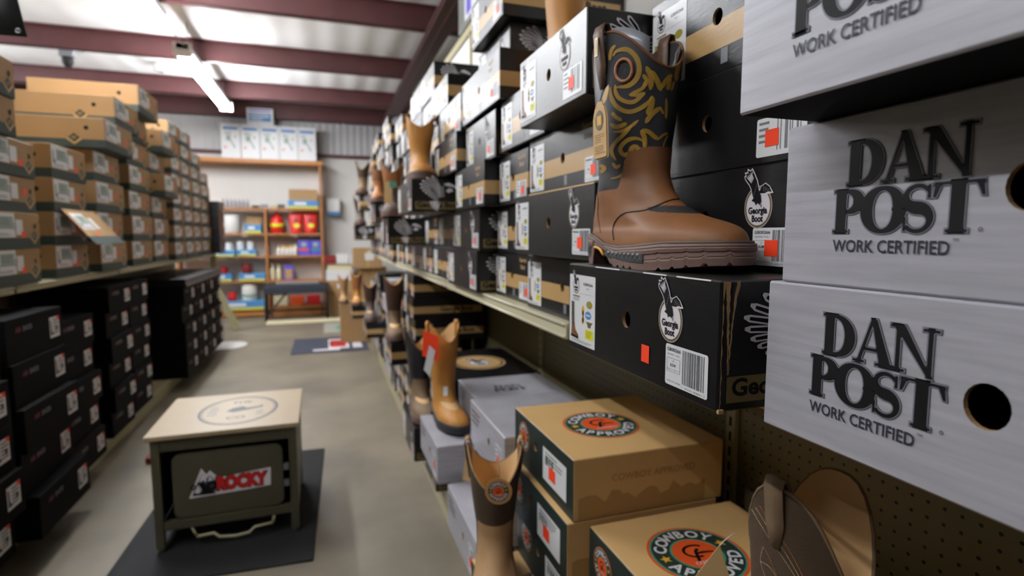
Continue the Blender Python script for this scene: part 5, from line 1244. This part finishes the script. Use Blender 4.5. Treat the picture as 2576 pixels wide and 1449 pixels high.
stitch_lines(big, tb, L_, 0.0005, 'shaft_stitching')
tl = bvh_children(big, ('lining',)); iv = big.matrix_world.inverted(); D = Deco().merge(cowboy_emblem(56, 'print_stamp')); mb = MB()
for V, F, m_, l in D.it:
    if len(V) > 30 and len(F) == 1:    # fan a disc so it can follow the curve
        c_ = (sum(p[0] for p in V)/len(V), sum(p[1] for p in V)/len(V)); n_ = len(V)
        V = list(V)+[((p[0]+c_[0])/2, (p[1]+c_[1])/2) for p in V]+[c_]; F = [(k,(k+1) % n_,n_+(k+1) % n_,n_+k) for k in range(n_)]+[(n_+k,n_+(k+1) % n_,2*n_) for k in range(n_)]
    W_ = []
    for a_, b_ in V:
        d = cam_ray(2008+a_*0.95, 1338-b_*1.05); h_ = tl.ray_cast(CAM, d)
        if h_[0] is None: W_ = None; break
        n2 = h_[1] if h_[1].dot(d) < 0 else -h_[1]; W_.append(iv @ (h_[0]+n2*(0.0003+0.00025*l)))
    if W_: mb.add(W_, F, m_)
if mb.v: mb.obj('lining_stamp', big)
def small_tag(name, label, loc, rz, build, cat='tag', group=None):
    t = thing(name, label, cat, loc, rz, group); build(t); return t
def card(t, pts, m_, name, y0=0.0, th=0.0012):
    n = len(pts); mb = MB(); mb.add([(u,y0,v) for u, v in pts]+[(u,y0+th,v) for u, v in pts], [tuple(range(n)), tuple(range(n,2*n))[::-1]]+[(k,k+n,(k+1) % n+n,(k+1) % n) for k in range(n)], m_); return mb.obj(name, t)
fru = lambda u, v, d: (u, -d, v)
def t1(t):
    card(t, [(0.030*math.cos(2*PI*k/28), 0.030*math.sin(2*PI*k/28)) for k in range(28)], 'print_faint', 'disc'); part('emblem', Deco().merge(cowboy_emblem(0.0245)).mesh('emblem', fru), t)
    mb = MB(); mb.tube([(0,0.001,0.029),(0.002,0.004,0.045),(0,0.008,0.062)],0.0008,'print_tan',5); mb.obj('string', t)
small_tag('round_tag','round red emblem tag hanging on the umber suede boot',(0.346,1.128,0.686),R(-20),t1)
def t2(t):
    card(t, [(-0.028,0),(0.03,-0.02),(0.034,0.07),(-0.022,0.095)], 'price_orange', 'orange_card'); card(t, [(-0.022,-0.05),(0.0,-0.075),(0.022,0.02),(0.0,0.04)], 'white_label', 'white_card', -0.004)
    mb = MB(); mb.tube([(0,0.001,0.09),(0.012,0.012,0.115)],0.0008,'print_black',5); mb.obj('string', t)
small_tag('hang_tag','bright orange and white hang tag on the lower tan boot',(0.345,1.965,0.815),R(-25),t2)
tanb = boot_named('tan pull-on boot with orange tag on the silver boxes'); tt = bvh_children(tanb, ('shaft','vamp')); iv = tanb.matrix_world.inverted()
def patch(px, py, w_, h_, m_, name, off=0.001):
    P = []
    for a_, b_ in ((-1,1),(1,1),(1,-1),(-1,-1)):
        d = cam_ray(px+a_*w_, py+b_*h_); h = tt.ray_cast(CAM, d)
        if h[0] is None: return
        n_ = h[1] if h[1].dot(d) < 0 else -h[1]; P.append(iv @ (h[0]+n_*off))
    mb = MB(); mb.add(P, [(0,1,2,3)], m_); mb.obj(name, tanb)
patch(1148,926,8,7,'print_blue','blue_patch'); patch(1121,988,11,7,'print_olive','safety_badge',0.002); patch(1121,984,5,12,'white_label','badge_card',0.003)
def t3(t):
    card(t, [(-0.03,0.0),(0.03,-0.012),(0.036,0.055),(0.01,0.075),(-0.022,0.07)], 'kraft_tag', 'card'); part('emblem', Deco().merge(cowboy_emblem(0.021), 0.012, 0.03).mesh('emblem', fru), t)
    mb = MB(); mb.tube([(0.01,0.001,0.07),(0.010,0.004,0.10),(0.013,0.007,0.125)],0.0009,'white_label',5); mb.obj('string', t)
small_tag('hang_tag','kraft tag with red emblem hanging beside the silver boxes',(0.430,1.70,0.452),R(-20),t3)
def t4(t):
    card(t, [(-0.05,-0.05),(0.018,-0.05),(0.030,0.0),(0.012,0.055)], 'kraft_tag', 'card')
    part('stamp', Deco().disc(-0.012,-0.028,0.009,'print_teal',1).mesh('stamp', fru), t)
    mb = MB(); mb.tube([(0.010,0.001,0.05),(0.018,0.004,0.060),(0.030,0.012,0.068)],0.0006,'white_label',5); mb.obj('string', t)
small_tag('hang_tag','kraft paper tag hanging off the big boot at lower right',(0.478,0.590,0.782),R(-35),t4)
tw = lambda k: None
t = thing('white_display_tag','white tag clipped on the brown boot with pale lining','tag',(0.312,2.93,1.47),R(-15)); card(t, [(-0.02,-0.06),(0.02,-0.06),(0.02,0.05),(-0.02,0.05)], 'kraft_tag', 'card'); card(t, [(0.01,0.02),(0.045,0.02),(0.045,0.05),(0.01,0.05)], 'print_teal', 'green_seal', -0.003)
